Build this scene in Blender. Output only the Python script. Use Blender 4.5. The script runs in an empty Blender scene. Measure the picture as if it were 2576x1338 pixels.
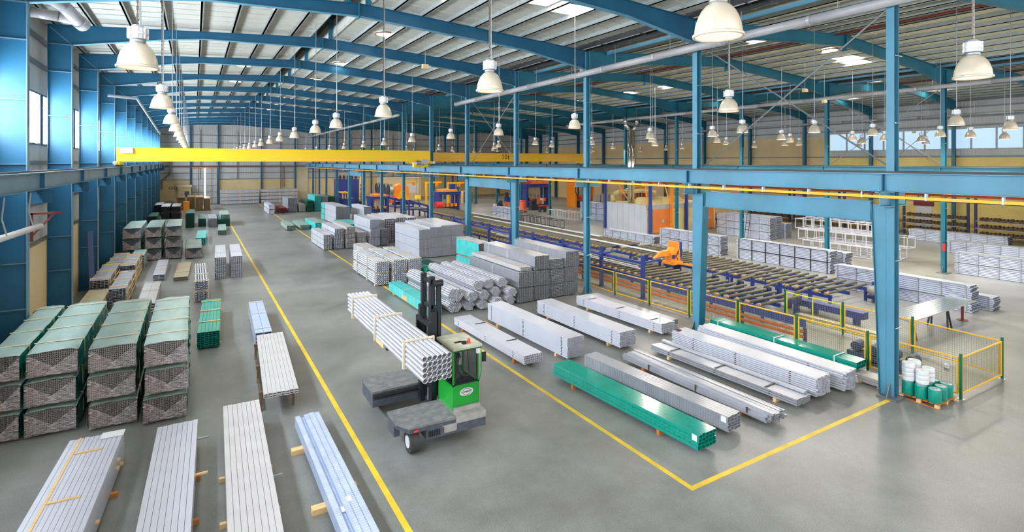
import bpy, math, random
from mathutils import Vector, Matrix
rnd = random.Random(11)
sc = bpy.context.scene
col = sc.collection

# ------------------------------------------------------------------ camera, world, exposure
cam_d = bpy.data.cameras.new('camera')
cam = bpy.data.objects.new('camera', cam_d)
col.objects.link(cam)
cam.location = (0, 0, 7.735)
cam.rotation_euler = (math.pi / 2, 0, -0.5341)
cam_d.sensor_width = 36.0
cam_d.lens = 1352.23 / 2576 * 36.0
cam_d.shift_y = -(669 - 406.78) / 2576
cam_d.clip_start = 0.1
cam_d.clip_end = 400
sc.camera = cam
sc.view_settings.view_transform = 'Standard'
sc.view_settings.look = 'None'
sc.view_settings.gamma = 1
sc.view_settings.use_curve_mapping = False
sc.view_settings.exposure = -0.22
world = bpy.data.worlds.new('world')
sc.world = world
world.use_nodes = True
bg = world.node_tree.nodes['Background']
bg.inputs[0].default_value = (0.93, 0.96, 1.0, 1)      # even bright sky; unseen near end left open so it lights the hall
bg.inputs[1].default_value = 2.4
LAMP_W = 45.0           # watts per high-bay lamp over the aisle bay
LAMP_LIT_W = 330.0      # the lamps over the machine bays burn brighter
WINDOW_E = 44.0         # daylight in the window panes
SKY_E = 30.0            # daylight in the roof lights

# ------------------------------------------------------------------ materials
def lin(c):
    return tuple((x / 255 / 12.92) if x / 255 <= 0.04045 else ((x / 255 + 0.055) / 1.055) ** 2.4 for x in c)
MATS = {}
def mat(name, rgb, rough=0.5, metal=0.0, var=0.0, vscale=3.0, bump=0.0, bscale=20.0, emit=0.0, alpha=1.0, stretch=None, rgb2=None, spec=0.5):
    m = bpy.data.materials.new(name); m.use_nodes = True
    nt = m.node_tree; b = nt.nodes['Principled BSDF']
    c = lin(rgb)
    b.inputs['Base Color'].default_value = (*c, 1)
    b.inputs['Roughness'].default_value = rough
    b.inputs['Metallic'].default_value = metal
    b.inputs['Specular IOR Level'].default_value = spec
    if emit:
        b.inputs['Emission Color'].default_value = (*c, 1); b.inputs['Emission Strength'].default_value = emit
    if alpha < 1:
        b.inputs['Alpha'].default_value = alpha
    if var or bump or rgb2:
        tc = nt.nodes.new('ShaderNodeTexCoord'); mp = nt.nodes.new('ShaderNodeMapping')
        nt.links.new(tc.outputs['Object'], mp.inputs[0])
        if stretch: mp.inputs['Scale'].default_value = stretch
        n = nt.nodes.new('ShaderNodeTexNoise'); n.inputs['Scale'].default_value = vscale; n.inputs['Detail'].default_value = 6
        nt.links.new(mp.outputs[0], n.inputs['Vector'])
        if var or rgb2:
            r = nt.nodes.new('ShaderNodeValToRGB')
            r.color_ramp.elements[0].position = 0.35; r.color_ramp.elements[1].position = 0.65
            lo = lin(rgb2) if rgb2 else tuple(x * (1 - var) for x in c)
            hi = c if rgb2 else tuple(min(1, x * (1 + var)) for x in c)
            r.color_ramp.elements[0].color = (*lo, 1); r.color_ramp.elements[1].color = (*hi, 1)
            nt.links.new(n.outputs['Fac'], r.inputs[0]); nt.links.new(r.outputs[0], b.inputs['Base Color'])
        if bump:
            n2 = nt.nodes.new('ShaderNodeTexNoise'); n2.inputs['Scale'].default_value = bscale; n2.inputs['Detail'].default_value = 4
            nt.links.new(mp.outputs[0], n2.inputs['Vector'])
            bp = nt.nodes.new('ShaderNodeBump'); bp.inputs['Strength'].default_value = bump; bp.inputs['Distance'].default_value = 0.02
            nt.links.new(n2.outputs['Fac'], bp.inputs['Height']); nt.links.new(bp.outputs[0], b.inputs['Normal'])
    MATS[name] = m
    return m
def wave_mat(name, rgb, axis, period, depth=0.4, rough=0.6, var=0.05, width=0.12):
    """sheet cladding: ribs as fine relief"""
    m = mat(name, rgb, rough, var=var, vscale=0.6)
    nt = m.node_tree; b = nt.nodes['Principled BSDF']
    tc = nt.nodes.new('ShaderNodeTexCoord'); w = nt.nodes.new('ShaderNodeTexWave')
    w.bands_direction = axis; w.wave_profile = 'SIN'; w.inputs['Scale'].default_value = 0.314 / period * 1.0
    nt.links.new(tc.outputs['Object'], w.inputs['Vector'])
    bp = nt.nodes.new('ShaderNodeBump'); bp.inputs['Strength'].default_value = depth; bp.inputs['Distance'].default_value = 0.03
    nt.links.new(w.outputs['Fac'], bp.inputs['Height']); nt.links.new(bp.outputs[0], b.inputs['Normal'])
    return m
mat('blue', (14, 84, 114), 0.42, var=0.16, vscale=0.5, bump=0.04, bscale=60)
mat('blue_lit', (80, 140, 164), 0.45, var=0.12, vscale=0.5)  # paler copy of the blue paint, with the light on it put in
mat('blue_grey', (92, 124, 142), 0.45, var=0.12, vscale=0.7)
mat('teal_steel', (18, 100, 120), 0.45, var=0.15, vscale=0.6)
mat('machine_blue', (34, 54, 126), 0.45, var=0.12)
mat('dark_blue', (30, 44, 84), 0.5, var=0.12)
mat('rail_dark', (62, 58, 58), 0.5, metal=0.4)
mat('yellow', (252, 205, 10), 0.4)
mat('yellow_rail', (250, 178, 16), 0.4)
mat('paint_yellow', (226, 190, 48), 0.5, var=0.12, vscale=2.0)
mat('fence_yellow', (236, 178, 24), 0.45)
mat('fence_lime', (222, 214, 40), 0.45)
mat('green_post', (16, 100, 50), 0.4)
mat('mesh_wire', (128, 124, 70), 0.5)
mat('orange', (238, 138, 28), 0.45, var=0.1)
mat('orange_red', (222, 88, 36), 0.45, var=0.1)
mat('furnace_orange', (198, 108, 48), 0.5, var=0.08, vscale=1.0)
mat('red', (196, 44, 36), 0.45)
mat('dark_red', (120, 40, 34), 0.5)
mat('white_paint', (206, 206, 206), 0.5)
mat('grey_white', (180, 180, 178), 0.55, var=0.05)
mat('cream', (212, 186, 140), 0.7, var=0.05, vscale=0.5, spec=0.2)
mat('sand', (222, 196, 120), 0.7, var=0.08, vscale=0.5, spec=0.2)
mat('concrete_ledge', (132, 122, 104), 0.9, var=0.2, vscale=2.0, bump=0.4, bscale=12, spec=0.1)
mat('purlin', (160, 164, 160), 0.5, metal=0.2, var=0.08)
mat('purlin_dark', (132, 132, 126), 0.5, metal=0.3, var=0.1)
mat('girt', (120, 122, 124), 0.5, metal=0.4, var=0.08)
mat('vent_black', (16, 15, 15), 0.8)
mat('pipe_white', (172, 168, 168), 0.35, var=0.05)
mat('zinc', (176, 178, 180), 0.35, metal=0.8, var=0.08)
mat('chrome', (216, 216, 214), 0.18, metal=0.95)
mat('chain', (110, 100, 88), 0.4, metal=0.7)
mat('lamp_shade', (222, 206, 182), 0.28, metal=0.25, var=0.06, vscale=2.0)
mat('lamp_housing', (206, 206, 208), 0.35, metal=0.5, var=0.08)
mat('lamp_glass', (255, 240, 214), 0.3, emit=0.9)
mat('lamp_lit', (255, 236, 190), 0.3, emit=9.0)
mat('skylight', (255, 246, 234), 0.5, emit=SKY_E)
mat('window_glow', (228, 241, 255), 0.4, emit=WINDOW_E)
mat('window_far', (176, 204, 226), 0.4, emit=0.95)
mat('window_bar', (70, 84, 100), 0.5)
mat('rim_dark', (112, 84, 62), 0.5)
mat('alu_white', (200, 200, 208), 0.36, metal=0.12, var=0.03, vscale=1.5)
mat('alu_warm', (202, 196, 194), 0.4, metal=0.12, var=0.05, vscale=1.5)
mat('alu_grey', (178, 178, 184), 0.34, metal=0.45, var=0.07, vscale=2.0)
mat('alu_blue', (182, 198, 226), 0.34, metal=0.2, var=0.05, vscale=4.0)
mat('alu_bright', (214, 222, 240), 0.26, metal=0.5, var=0.06, vscale=1.2)
mat('alu_end', (150, 142, 138), 0.4, metal=0.5, var=0.15, vscale=8.0)
mat('alu_dark_end', (96, 96, 98), 0.4, metal=0.5, var=0.2, vscale=8.0)
mat('pipe_alu', (190, 190, 198), 0.33, metal=0.4, var=0.06, vscale=2.0)
mat('brown_profile', (176, 140, 92), 0.45, metal=0.2, var=0.1)
mat('beige_profile', (176, 160, 124), 0.5, var=0.08)
mat('gold_profile', (196, 182, 146), 0.4, metal=0.15, var=0.05)
mat('teal', (14, 146, 126), 0.16, var=0.08, vscale=2.0)
mat('teal_mid', (22, 164, 146), 0.25, var=0.08, vscale=2.0)
mat('teal_light', (74, 196, 190), 0.35, var=0.12, vscale=2.5)
mat('teal_dark', (16, 96, 76), 0.4, var=0.15, vscale=3.0)
mat('film_top', (148, 170, 160), 0.38, var=0.08, vscale=1.4, bump=0.5, bscale=5, stretch=(2, 0.5, 1))  # pale tops: dust and reflected light put into the film colour
mat('film_side', (26, 128, 112), 0.25, var=0.35, vscale=2.2, bump=0.8, bscale=6)  # darker sides: unlit gaps put into the film colour
mat('film_grey', (150, 172, 170), 0.25, var=0.25, vscale=2.2, bump=0.8, bscale=6)
mat('wrap_dark', (44, 56, 58), 0.25, var=0.3, vscale=2.0, bump=0.6, bscale=7)
mat('wrap_white', (196, 198, 214), 0.3, var=0.1, vscale=2.0, bump=0.5, bscale=7)
mat('black_end', (18, 18, 22), 0.5)
mat('timber', (226, 188, 132), 0.7, var=0.14, vscale=3.0, stretch=(1, 6, 6), spec=0.2)
mat('timber_orange', (196, 124, 62), 0.7, var=0.2, vscale=4.0, spec=0.2)
mat('strap_cream', (214, 198, 166), 0.6)
mat('strap_dark', (70, 62, 58), 0.6)
mat('strap_grey', (214, 216, 222), 0.5)
mat('cardboard', (206, 176, 128), 0.8, var=0.1, spec=0.1)
mat('paper', (226, 226, 226), 0.7)
mat('maroon_cloth', (96, 34, 60), 0.9)
mat('green_paint', (22, 148, 44), 0.3, var=0.05)
mat('green_dark', (12, 84, 30), 0.4)
mat('roof_dust', (190, 188, 164), 0.7, var=0.15, vscale=4.0, spec=0.2)
mat('deck_grey', (118, 116, 114), 0.75, var=0.22, vscale=5.0, bump=0.3, bscale=60)
mat('chassis', (76, 80, 88), 0.5, var=0.2, vscale=6.0)
mat('mast_black', (24, 26, 32), 0.4)
mat('tread_plate', (178, 174, 168), 0.35, metal=0.6, var=0.15, bump=0.5, bscale=90)
mat('tyre', (58, 56, 54), 0.8, var=0.2, vscale=20, bump=0.5, bscale=30)
mat('rubber_black', (20, 20, 20), 0.6)
mat('seat_green', (26, 50, 44), 0.6)
mat('skin', (150, 100, 74), 0.5)
mat('shirt_grey', (120, 124, 128), 0.85, var=0.1)
mat('trousers', (44, 50, 66), 0.85)
mat('hair_dark', (24, 18, 16), 0.7)
mat('red_lamp', (236, 62, 36), 0.3)
mat('sign_green', (20, 96, 56), 0.5)
mat('text_black', (18, 18, 18), 0.6)
mat('roller', (92, 86, 66), 0.5, var=0.14, vscale=4.0)
mat('roller_end', (150, 120, 76), 0.5, var=0.15, vscale=6.0)
mat('furnace_wall', (176, 178, 184), 0.45, var=0.06, vscale=0.7)
mat('furnace_top', (190, 172, 118), 0.7, var=0.15, vscale=1.0)
mat('rail_orange', (206, 106, 62), 0.5, var=0.1)
mat('dark_iron', (48, 46, 46), 0.6, var=0.2)
mat('sheet_pile', (74, 54, 44), 0.7, var=0.3, vscale=8)
mat('dark_green_box', (22, 74, 66), 0.5)
mat('roller_door', (204, 188, 152), 0.6)
mat('cement_grey', (150, 148, 142), 0.8)
def glassy(name, rgb, alpha, rough=0.15):
    m = bpy.data.materials.new(name); m.use_nodes = True
    nt = m.node_tree; nt.nodes.clear()
    o = nt.nodes.new('ShaderNodeOutputMaterial'); mx = nt.nodes.new('ShaderNodeMixShader')
    t = nt.nodes.new('ShaderNodeBsdfTransparent'); p = nt.nodes.new('ShaderNodeBsdfPrincipled')
    p.inputs['Base Color'].default_value = (*lin(rgb), 1); p.inputs['Roughness'].default_value = rough
    mx.inputs[0].default_value = alpha
    nt.links.new(t.outputs[0], mx.inputs[1]); nt.links.new(p.outputs[0], mx.inputs[2]); nt.links.new(mx.outputs[0], o.inputs[0])
    MATS[name] = m
    return m
glassy('cab_glass', (40, 52, 52), 0.34, 0.05)
def film_mat(name, rgb, lo, hi, rot):  # clear film; glints on its crinkles put in as pale streaks
    m = glassy(name, rgb, 0.3, 0.18); nt = m.node_tree
    tc = nt.nodes.new('ShaderNodeTexCoord'); mp = nt.nodes.new('ShaderNodeMapping'); mp.inputs['Rotation'].default_value = (0, rot, 0); mp.inputs['Scale'].default_value = (3, 1, 16)
    n = nt.nodes.new('ShaderNodeTexNoise'); n.inputs['Scale'].default_value = 2.2; n.inputs['Detail'].default_value = 5; n.inputs['Distortion'].default_value = 0.8
    r = nt.nodes.new('ShaderNodeMapRange'); r.inputs['From Min'].default_value = 0.42; r.inputs['From Max'].default_value = 0.72; r.inputs['To Min'].default_value = lo; r.inputs['To Max'].default_value = hi
    nt.links.new(tc.outputs['Object'], mp.inputs[0]); nt.links.new(mp.outputs[0], n.inputs['Vector']); nt.links.new(n.outputs['Fac'], r.inputs['Value'])
    nt.links.new(r.outputs[0], [x for x in nt.nodes if x.type == 'MIX_SHADER'][0].inputs[0])
film_mat('clear_film', (226, 206, 200), 0.1, 0.75, 0.6)
film_mat('clear_film_2', (230, 216, 218), 0.12, 0.7, -0.6)
# concrete floor: polished grey slab with wear, darker stains and fine grain
m = mat('concrete', (128, 127, 122), 0.42)
nt = m.node_tree; b = nt.nodes['Principled BSDF']
tc = nt.nodes.new('ShaderNodeTexCoord')
def _noise(scale, detail, rough=0.6):
    n = nt.nodes.new('ShaderNodeTexNoise'); n.inputs['Scale'].default_value = scale; n.inputs['Detail'].default_value = detail
    n.inputs['Roughness'].default_value = rough; nt.links.new(tc.outputs['Object'], n.inputs['Vector']); return n
n1 = _noise(0.16, 8); n2 = _noise(0.9, 8, 0.7); n3 = _noise(38, 3)
r1 = nt.nodes.new('ShaderNodeValToRGB')
r1.color_ramp.elements[0].position = 0.3; r1.color_ramp.elements[0].color = (*lin((106, 104, 98)), 1)
r1.color_ramp.elements[1].position = 0.7; r1.color_ramp.elements[1].color = (*lin((152, 152, 147)), 1)
nt.links.new(n1.outputs['Fac'], r1.inputs[0])
def _mul(a, fac, lo, hi):
    r = nt.nodes.new('ShaderNodeMapRange'); r.inputs['From Min'].default_value = 0.3; r.inputs['From Max'].default_value = 0.7
    r.inputs['To Min'].default_value = lo; r.inputs['To Max'].default_value = hi
    nt.links.new(fac, r.inputs['Value'])
    x = nt.nodes.new('ShaderNodeMix'); x.data_type = 'RGBA'; x.blend_type = 'MULTIPLY'; x.inputs['Factor'].default_value = 1
    nt.links.new(a, x.inputs['A']); nt.links.new(r.outputs[0], x.inputs['B']); return x.outputs['Result']
c2 = _mul(r1.outputs[0], n2.outputs['Fac'], 0.8, 1.12)
c3 = _mul(c2, n3.outputs['Fac'], 0.74, 1.24)
nt.links.new(c3, b.inputs['Base Color'])
rr = nt.nodes.new('ShaderNodeMapRange'); rr.inputs['To Min'].default_value = 0.24; rr.inputs['To Max'].default_value = 0.52
nt.links.new(n2.outputs['Fac'], rr.inputs['Value']); nt.links.new(rr.outputs[0], b.inputs['Roughness'])
wave_mat('sheet_wall', (186, 184, 178), 'Y', 0.3, 0.5)
wave_mat('sheet_wall_end', (186, 182, 176), 'X', 0.3, 0.5)
wave_mat('roof_white', (186, 184, 172), 'Y', 0.25, 0.12)
wave_mat('roof_deck', (208, 202, 166), 'Y', 0.25, 0.5)
wave_mat('shutter', (206, 190, 154), 'Z', 0.1, 0.6)

# ------------------------------------------------------------------ mesh helpers
class MB:
    def __init__(s): s.v = []; s.f = []
    def add(s, vs, fs):
        o = len(s.v); s.v += [tuple(p) for p in vs]; s.f += [tuple(i + o for i in f) for f in fs]; return s
    def box(s, x0, x1, y0, y1, z0, z1):
        return s.add([(x0, y0, z0), (x1, y0, z0), (x1, y1, z0), (x0, y1, z0), (x0, y0, z1), (x1, y0, z1), (x1, y1, z1), (x0, y1, z1)],
                     [(0, 3, 2, 1), (4, 5, 6, 7), (0, 1, 5, 4), (1, 2, 6, 5), (2, 3, 7, 6), (3, 0, 4, 7)])
    def bar(s, p, q, w, h=None):
        h = h or w; p = Vector(p); q = Vector(q); d = (q - p).normalized()
        up = Vector((0, 0, 1)) if abs(d.z) < 0.95 else Vector((0, 1, 0))
        a = d.cross(up).normalized() * (w / 2); b_ = a.cross(d).normalized() * (h / 2)
        vs = [p - a - b_, p + a - b_, p + a + b_, p - a + b_, q - a - b_, q + a - b_, q + a + b_, q - a + b_]
        return s.add(vs, [(0, 3, 2, 1), (4, 5, 6, 7), (0, 1, 5, 4), (1, 2, 6, 5), (2, 3, 7, 6), (3, 0, 4, 7)])
    def cyl(s, p, q, r, n=10, r2=None, caps=True):
        p = Vector(p); q = Vector(q); d = (q - p).normalized(); r2 = r if r2 is None else r2
        up = Vector((0, 0, 1)) if abs(d.z) < 0.95 else Vector((0, 1, 0))
        a = d.cross(up).normalized(); b_ = d.cross(a).normalized()
        ring = [a * math.cos(2 * math.pi * i / n) + b_ * math.sin(2 * math.pi * i / n) for i in range(n)]
        vs = [p + x * r for x in ring] + [q + x * r2 for x in ring]
        fs = [(i, (i + 1) % n, n + (i + 1) % n, n + i) for i in range(n)]
        if caps: fs += [tuple(range(n - 1, -1, -1)), tuple(range(n, 2 * n))]
        return s.add(vs, fs)
    def path(s, pts, r, n=8):
        for a, b_ in zip(pts, pts[1:]): s.cyl(a, b_, r, n)
        return s
    def lathe(s, prof, n=20, cx=0, cy=0, cz=0):
        vs = []; fs = []; k = len(prof)
        for i in range(n):
            a = 2 * math.pi * i / n
            vs += [(cx + r * math.cos(a), cy + r * math.sin(a), cz + z) for r, z in prof]
        for i in range(n):
            j = (i + 1) % n
            fs += [(i * k + t, j * k + t, j * k + t + 1, i * k + t + 1) for t in range(k - 1)]
        return s.add(vs, fs)
    def prism(s, poly, axis, a, b_):
        """poly: 2d outline; axis: extrude direction"""
        def P(u, v, t):
            return (t, u, v) if axis == 'x' else ((u, t, v) if axis == 'y' else (u, v, t))
        n = len(poly)
        vs = [P(u, v, a) for u, v in poly] + [P(u, v, b_) for u, v in poly]
        fs = [(i, (i + 1) % n, n + (i + 1) % n, n + i) for i in range(n)] + [tuple(range(n - 1, -1, -1)), tuple(range(n, 2 * n))]
        return s.add(vs, fs)
    def htube(s, x0, x1, y0, y1, z0, z1, t, d=1.5, back=True):
        """hollow rectangular section along y, open at its y0 end"""
        o = [(x0, z0), (x1, z0), (x1, z1), (x0, z1)]; i_ = [(x0 + t, z0 + t), (x1 - t, z0 + t), (x1 - t, z1 - t), (x0 + t, z1 - t)]
        vs = [(x, y0, z) for x, z in o] + [(x, y1, z) for x, z in o] + [(x, y0, z) for x, z in i_] + [(x, y0 + d, z) for x, z in i_]
        fs = [(k, (k + 1) % 4, 4 + (k + 1) % 4, 4 + k) for k in range(4)]
        fs += [(k, 8 + k, 8 + (k + 1) % 4, (k + 1) % 4) for k in range(4)]
        fs += [(8 + k, 12 + k, 12 + (k + 1) % 4, 8 + (k + 1) % 4) for k in range(4)]
        fs += [(12, 13, 14, 15)]
        if back: fs.append((7, 6, 5, 4))
        return s.add(vs, fs)
    def rtube(s, x, z, y0, y1, r, n=12, t=0.12, d=2.0):
        ro = [(math.cos(2 * math.pi * i / n), math.sin(2 * math.pi * i / n)) for i in range(n)]; ri = r * (1 - t)
        vs = [(x + r * a, y0, z + r * b_) for a, b_ in ro] + [(x + r * a, y1, z + r * b_) for a, b_ in ro]
        vs += [(x + ri * a, y0, z + ri * b_) for a, b_ in ro] + [(x + ri * a, y0 + d, z + ri * b_) for a, b_ in ro]
        fs = []
        for k in range(n):
            j = (k + 1) % n
            fs += [(k, j, n + j, n + k), (k, 2 * n + k, 2 * n + j, j), (2 * n + k, 3 * n + k, 3 * n + j, 2 * n + j)]
        fs += [tuple(range(3 * n, 4 * n)), tuple(range(2 * n - 1, n - 1, -1))]
        return s.add(vs, fs)
    def mesh(s, name, m, smooth=False):
        me = bpy.data.meshes.new(name); me.from_pydata(s.v, [], s.f)
        me.materials.append(MATS[m] if isinstance(m, str) else m)
        if smooth: me.polygons.foreach_set('use_smooth', [True] * len(me.polygons))
        me.update(); return me
    def build(s, name, m, parent=None, smooth=False, loc=None):
        return place(s.mesh(name, m, smooth), name, parent, loc)
def place(me, name, parent=None, loc=None, rot=None):
    o = bpy.data.objects.new(name, me); col.objects.link(o)
    if parent is not None: o.parent = parent
    if loc is not None: o.location = loc
    if rot is not None: o.rotation_euler = rot
    return o
def thing(name, label, cat, loc=(0, 0, 0), rotz=0.0, group=None):
    o = bpy.data.objects.new(name, None); col.objects.link(o); o.empty_display_size = 0.2
    o.location = loc; o.rotation_euler = (0, 0, rotz); tag(o, label, cat, group); return o
def tag(o, label, cat, group=None):
    o['label'] = label; o['category'] = cat
    if group: o['group'] = group
    return o
def struct(o): o['kind'] = 'structure'; return o
def stuff(o): o['kind'] = 'stuff'; return o
ORD = ['first', 'second', 'third', 'fourth', 'fifth', 'sixth', 'seventh', 'eighth', 'ninth', 'tenth', 'eleventh', 'twelfth', 'thirteenth', 'fourteenth', 'fifteenth', 'sixteenth', 'seventeenth', 'eighteenth', 'nineteenth', 'twentieth', 'twenty-first', 'twenty-second', 'twenty-third', 'twenty-fourth']
def copy_tree(o, loc, rotz=None, label=None):
    c = o.copy(); col.objects.link(c); c.location = loc
    if rotz is not None: c.rotation_euler = (0, 0, rotz)
    if label: c['label'] = label
    for ch in o.children:
        d = ch.copy(); col.objects.link(d); d.parent = c
        for g in ch.children:
            e = g.copy(); col.objects.link(e); e.parent = d
    return c
def Yn(n): return 8.86 + 8 * n
FRAMES = [Yn(n) for n in range(-1, 12)] + [103.0, 109.0]   # portal frame planes
YF, YB = -3.0, 113.0     # unseen front end left open to let sky light in, far gable wall
def zroof(x):
    for a, r, b_ in ((-5.9, 6.5, 19.8), (19.8, 32.2, 44.8), (44.8, 56.8, 68.6)):
        if x <= b_ + 1e-6:
            return 14.2 + 0.8 * ((x - a) / (r - a) if x < r else (b_ - x) / (b_ - r))

# ------------------------------------------------------------------ floor and painted lines
fl = struct(MB().box(-7, 70, YF, YB + 1, -0.3, 0).build('floor', 'concrete'))
def paint(label, x0, x1, y0, y1):
    tag(MB().box(x0, x1, y0, y1, 0.0, 0.003).build('floor_marking', 'paint_yellow'), label, 'floor line')
paint('yellow painted floor line along the left side of the aisle', 3.80, 3.94, 2, 108)
paint('yellow painted floor line along the right side of the aisle', 10.08, 10.22, 8.72, 108)
paint('yellow painted floor line crossing from the aisle to the nearest right column', 10.22, 19.4, 8.72, 8.86)

# ------------------------------------------------------------------ left wall
wl = struct(MB().box(-6.4, -5.93, YF, YB, 0, 4.1).build('wall_left', 'cream'))
led = MB().box(-6.4, -5.91, YF, YB, 4.1, 4.16).build('ledge', 'concrete_ledge', wl)
up = MB()
up.box(-6.3, -6.2, YF, YB, 4.16, 8.5); up.box(-6.3, -6.2, YF, YB, 10.9, 14.6)
for y in FRAMES: up.box(-6.3, -6.2, y - 0.2, y + 0.2, 8.5, 10.9)
up.box(-6.3, -6.2, YF, FRAMES[0] - 0.2, 8.5, 10.9); up.box(-6.3, -6.2, FRAMES[-1] + .2, YB, 8.5, 10.9)
up.build('sheeting', 'sheet_wall', wl)
for z in (5.85, 7.7, 12.2, 13.4):
    MB().box(-6.2, -6.05, YF, YB, z - 0.08, z + 0.08).build('girt', 'girt', wl)
for k, (a, b_) in enumerate(zip(FRAMES, FRAMES[1:])):
    y0, y1 = a + 0.2, b_ - 0.2
    w = struct(thing('window_%d' % (k + 1), 'x', 'x', (-6.2, y0, 8.5)))
    del w['label']; del w['category']
    L = y1 - y0; n = max(4, round(L / 1.05))
    f = MB().box(-0.06, 0.06, 0, L, 0, 0.08).box(-0.06, 0.06, 0, L, 2.32, 2.4).box(-0.06, 0.06, 0, 0.08, 0.08, 2.32).box(-0.06, 0.06, L - 0.08, L, 0.08, 2.32)
    f.build('window_frame', 'window_bar', w)
    pm = MB().box(-0.03, -0.01, 0, L / n, 0.06, 2.34).mesh('pane', 'window_glow')
    bm_ = MB().box(-0.04, 0.04, -0.02, 0.02, 0.08, 2.32).mesh('mullion', 'window_bar')
    for i in range(n):
        place(pm, 'pane', w, (0, i * L / n, 0))
        if i: place(bm_, 'mullion', w, (0, i * L / n, 0))
# ------------------------------------------------------------------ far gable wall
wf = struct(MB().box(-6.4, 69.4, YB + 0.1, YB + 0.4, 0, 4.5).build('wall_far', 'cream'))
MB().box(-6.4, 69.4, YB + 0.2, YB + 0.3, 4.5, 15.6).build('sheeting', 'sheet_wall_end', wf)
for z in (4.5, 5.7, 7.0, 8.4, 9.8, 11.2, 12.6):
    MB().box(-6.2, 69, YB + 0.06, YB + 0.2, z - 0.07, z + 0.07).build('girt', 'girt', wf)
for x in (-0.55, 3.85, 11.05, 17.1, 25.0, 32.2, 39.0, 51.0, 57.0, 63.0):
    MB().box(x - 0.03, x + 0.03, YB - 0.25, YB + 0.05, 0, 14.6).box(x - 0.12, x + 0.12, YB - 0.28, YB - 0.25, 0, 14.6).build('gable_post', 'blue', wf)
for x in (1.0, 7.0, 14.5, 21, 23, 28, 30, 35, 37, 42):
    MB().box(x - 0.06, x + 0.06, YB - 0.05, YB + 0.06, 4.5 if x < 10 else 0, 13.5).build('girt_post', 'girt', wf)
MB().cyl((-5, YB - 0.15, 6.9), (19, YB - 0.15, 6.75), 0.07, 8).build('fire_main_pipe', 'dark_red', wf)
MB().cyl((14.9, YB - 0.15, 6.75), (14.9, YB - 0.15, 2.8), 0.05, 8).cyl((15.15, YB - 0.15, 6.75), (15.15, YB - 0.15, 2.8), 0.04, 8).build('fire_riser_pipe', 'dark_red', wf)
d = struct(thing('door_1', 'x', 'x', (-0.4, YB - 0.1, 0))); del d['label']; del d['category']
MB().box(0.1, 2.02, 0.1, 0.18, 0.05, 6.5).box(2.2, 4.1, 0.1, 0.18, 0.05, 6.5).build('door_leaf', 'sheet_wall_end', d)
MB().box(2.02, 2.2, 0.12, 0.16, 1.2, 6.5).build('light_gap', 'window_glow', d)
for x in (0.05, 1.1, 3.2, 4.05):
    MB().box(x - 0.04, x + 0.04, 0.02, 0.1, 0, 6.6).build('door_stile', 'girt', d)
for z in (1.1, 2.2, 3.4, 4.6, 5.6):
    MB().box(0.1, 2.0, 0.03, 0.1, z - 0.035, z + 0.035).box(2.2, 4.0, 0.03, 0.1, z - 0.035, z + 0.035).build('door_rail', 'girt', d)
MB().box(0, 4.2, 0.0, 0.2, 6.55, 6.7).build('door_header', 'orange', d)  # orange light on the door frame put into the header colour
d = struct(thing('door_2', 'x', 'x', (17.35, YB - 0.05, 0))); del d['label']; del d['category']
MB().box(0, 2.2, 0, 0.1, 0, 6.4).build('shutter', 'shutter', d)
MB().box(0, 2.2, -0.15, 0.1, 6.4, 6.8).build('shutter_box', 'roller_door', d)
o = thing('switch_cabin', 'small cream cabin with a window beside the far sliding door', 'cabin', (-1.45, YB - 1.6, 0))
MB().box(-1.0, 1.0, 0, 1.3, 0, 3.2).build('body', 'cream', o); MB().box(-1.15, 1.15, -0.1, 1.3, 3.2, 3.6).build('roof', 'roller_door', o)
MB().box(0.0, 0.7, -0.02, 0.02, 1.5, 2.5).build('window', 'window_bar', o); MB().box(-0.7, -0.2, -0.02, 0.02, 0.1, 2.1).build('door', 'grey_white', o)
def text_mesh(body, size, extrude=0.004):
    cu = bpy.data.curves.new('lettering', 'FONT'); cu.body = body; cu.size = size; cu.extrude = extrude; cu.align_x = 'CENTER'; cu.align_y = 'CENTER'; cu.resolution_u = 2
    t = bpy.data.objects.new('lettering', cu); col.objects.link(t)
    dg = bpy.context.evaluated_depsgraph_get(); me = bpy.data.meshes.new_from_object(t.evaluated_get(dg))
    bpy.data.objects.remove(t); bpy.data.curves.remove(cu); me.name = 'lettering'; return me
o = thing('exit_sign', 'small EXIT lettering on the cream far wall by the left corner', 'sign', (-3.2, YB + 0.07, 3.0))
me = text_mesh('EXIT', 0.7); me.materials.append(MATS['text_black']); place(me, 'lettering', o, (0, 0, 0), (math.pi / 2, 0, 0))
tag(MB().cyl((-4.9, YB - 0.4, 2.8), (-4.9, YB - 0.4, 4.4), 0.14, 10).cyl((-4.9, YB - 0.4, 4.4), (-3.6, YB - 0.4, 5.6), 0.14, 10).cyl((-3.6, YB - 0.4, 5.6), (-3.6, YB - 0.4, 9), 0.14, 10).build('drain_pipe', 'girt'), 'dark bent drain pipe on the far wall by the left corner', 'pipe')
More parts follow.
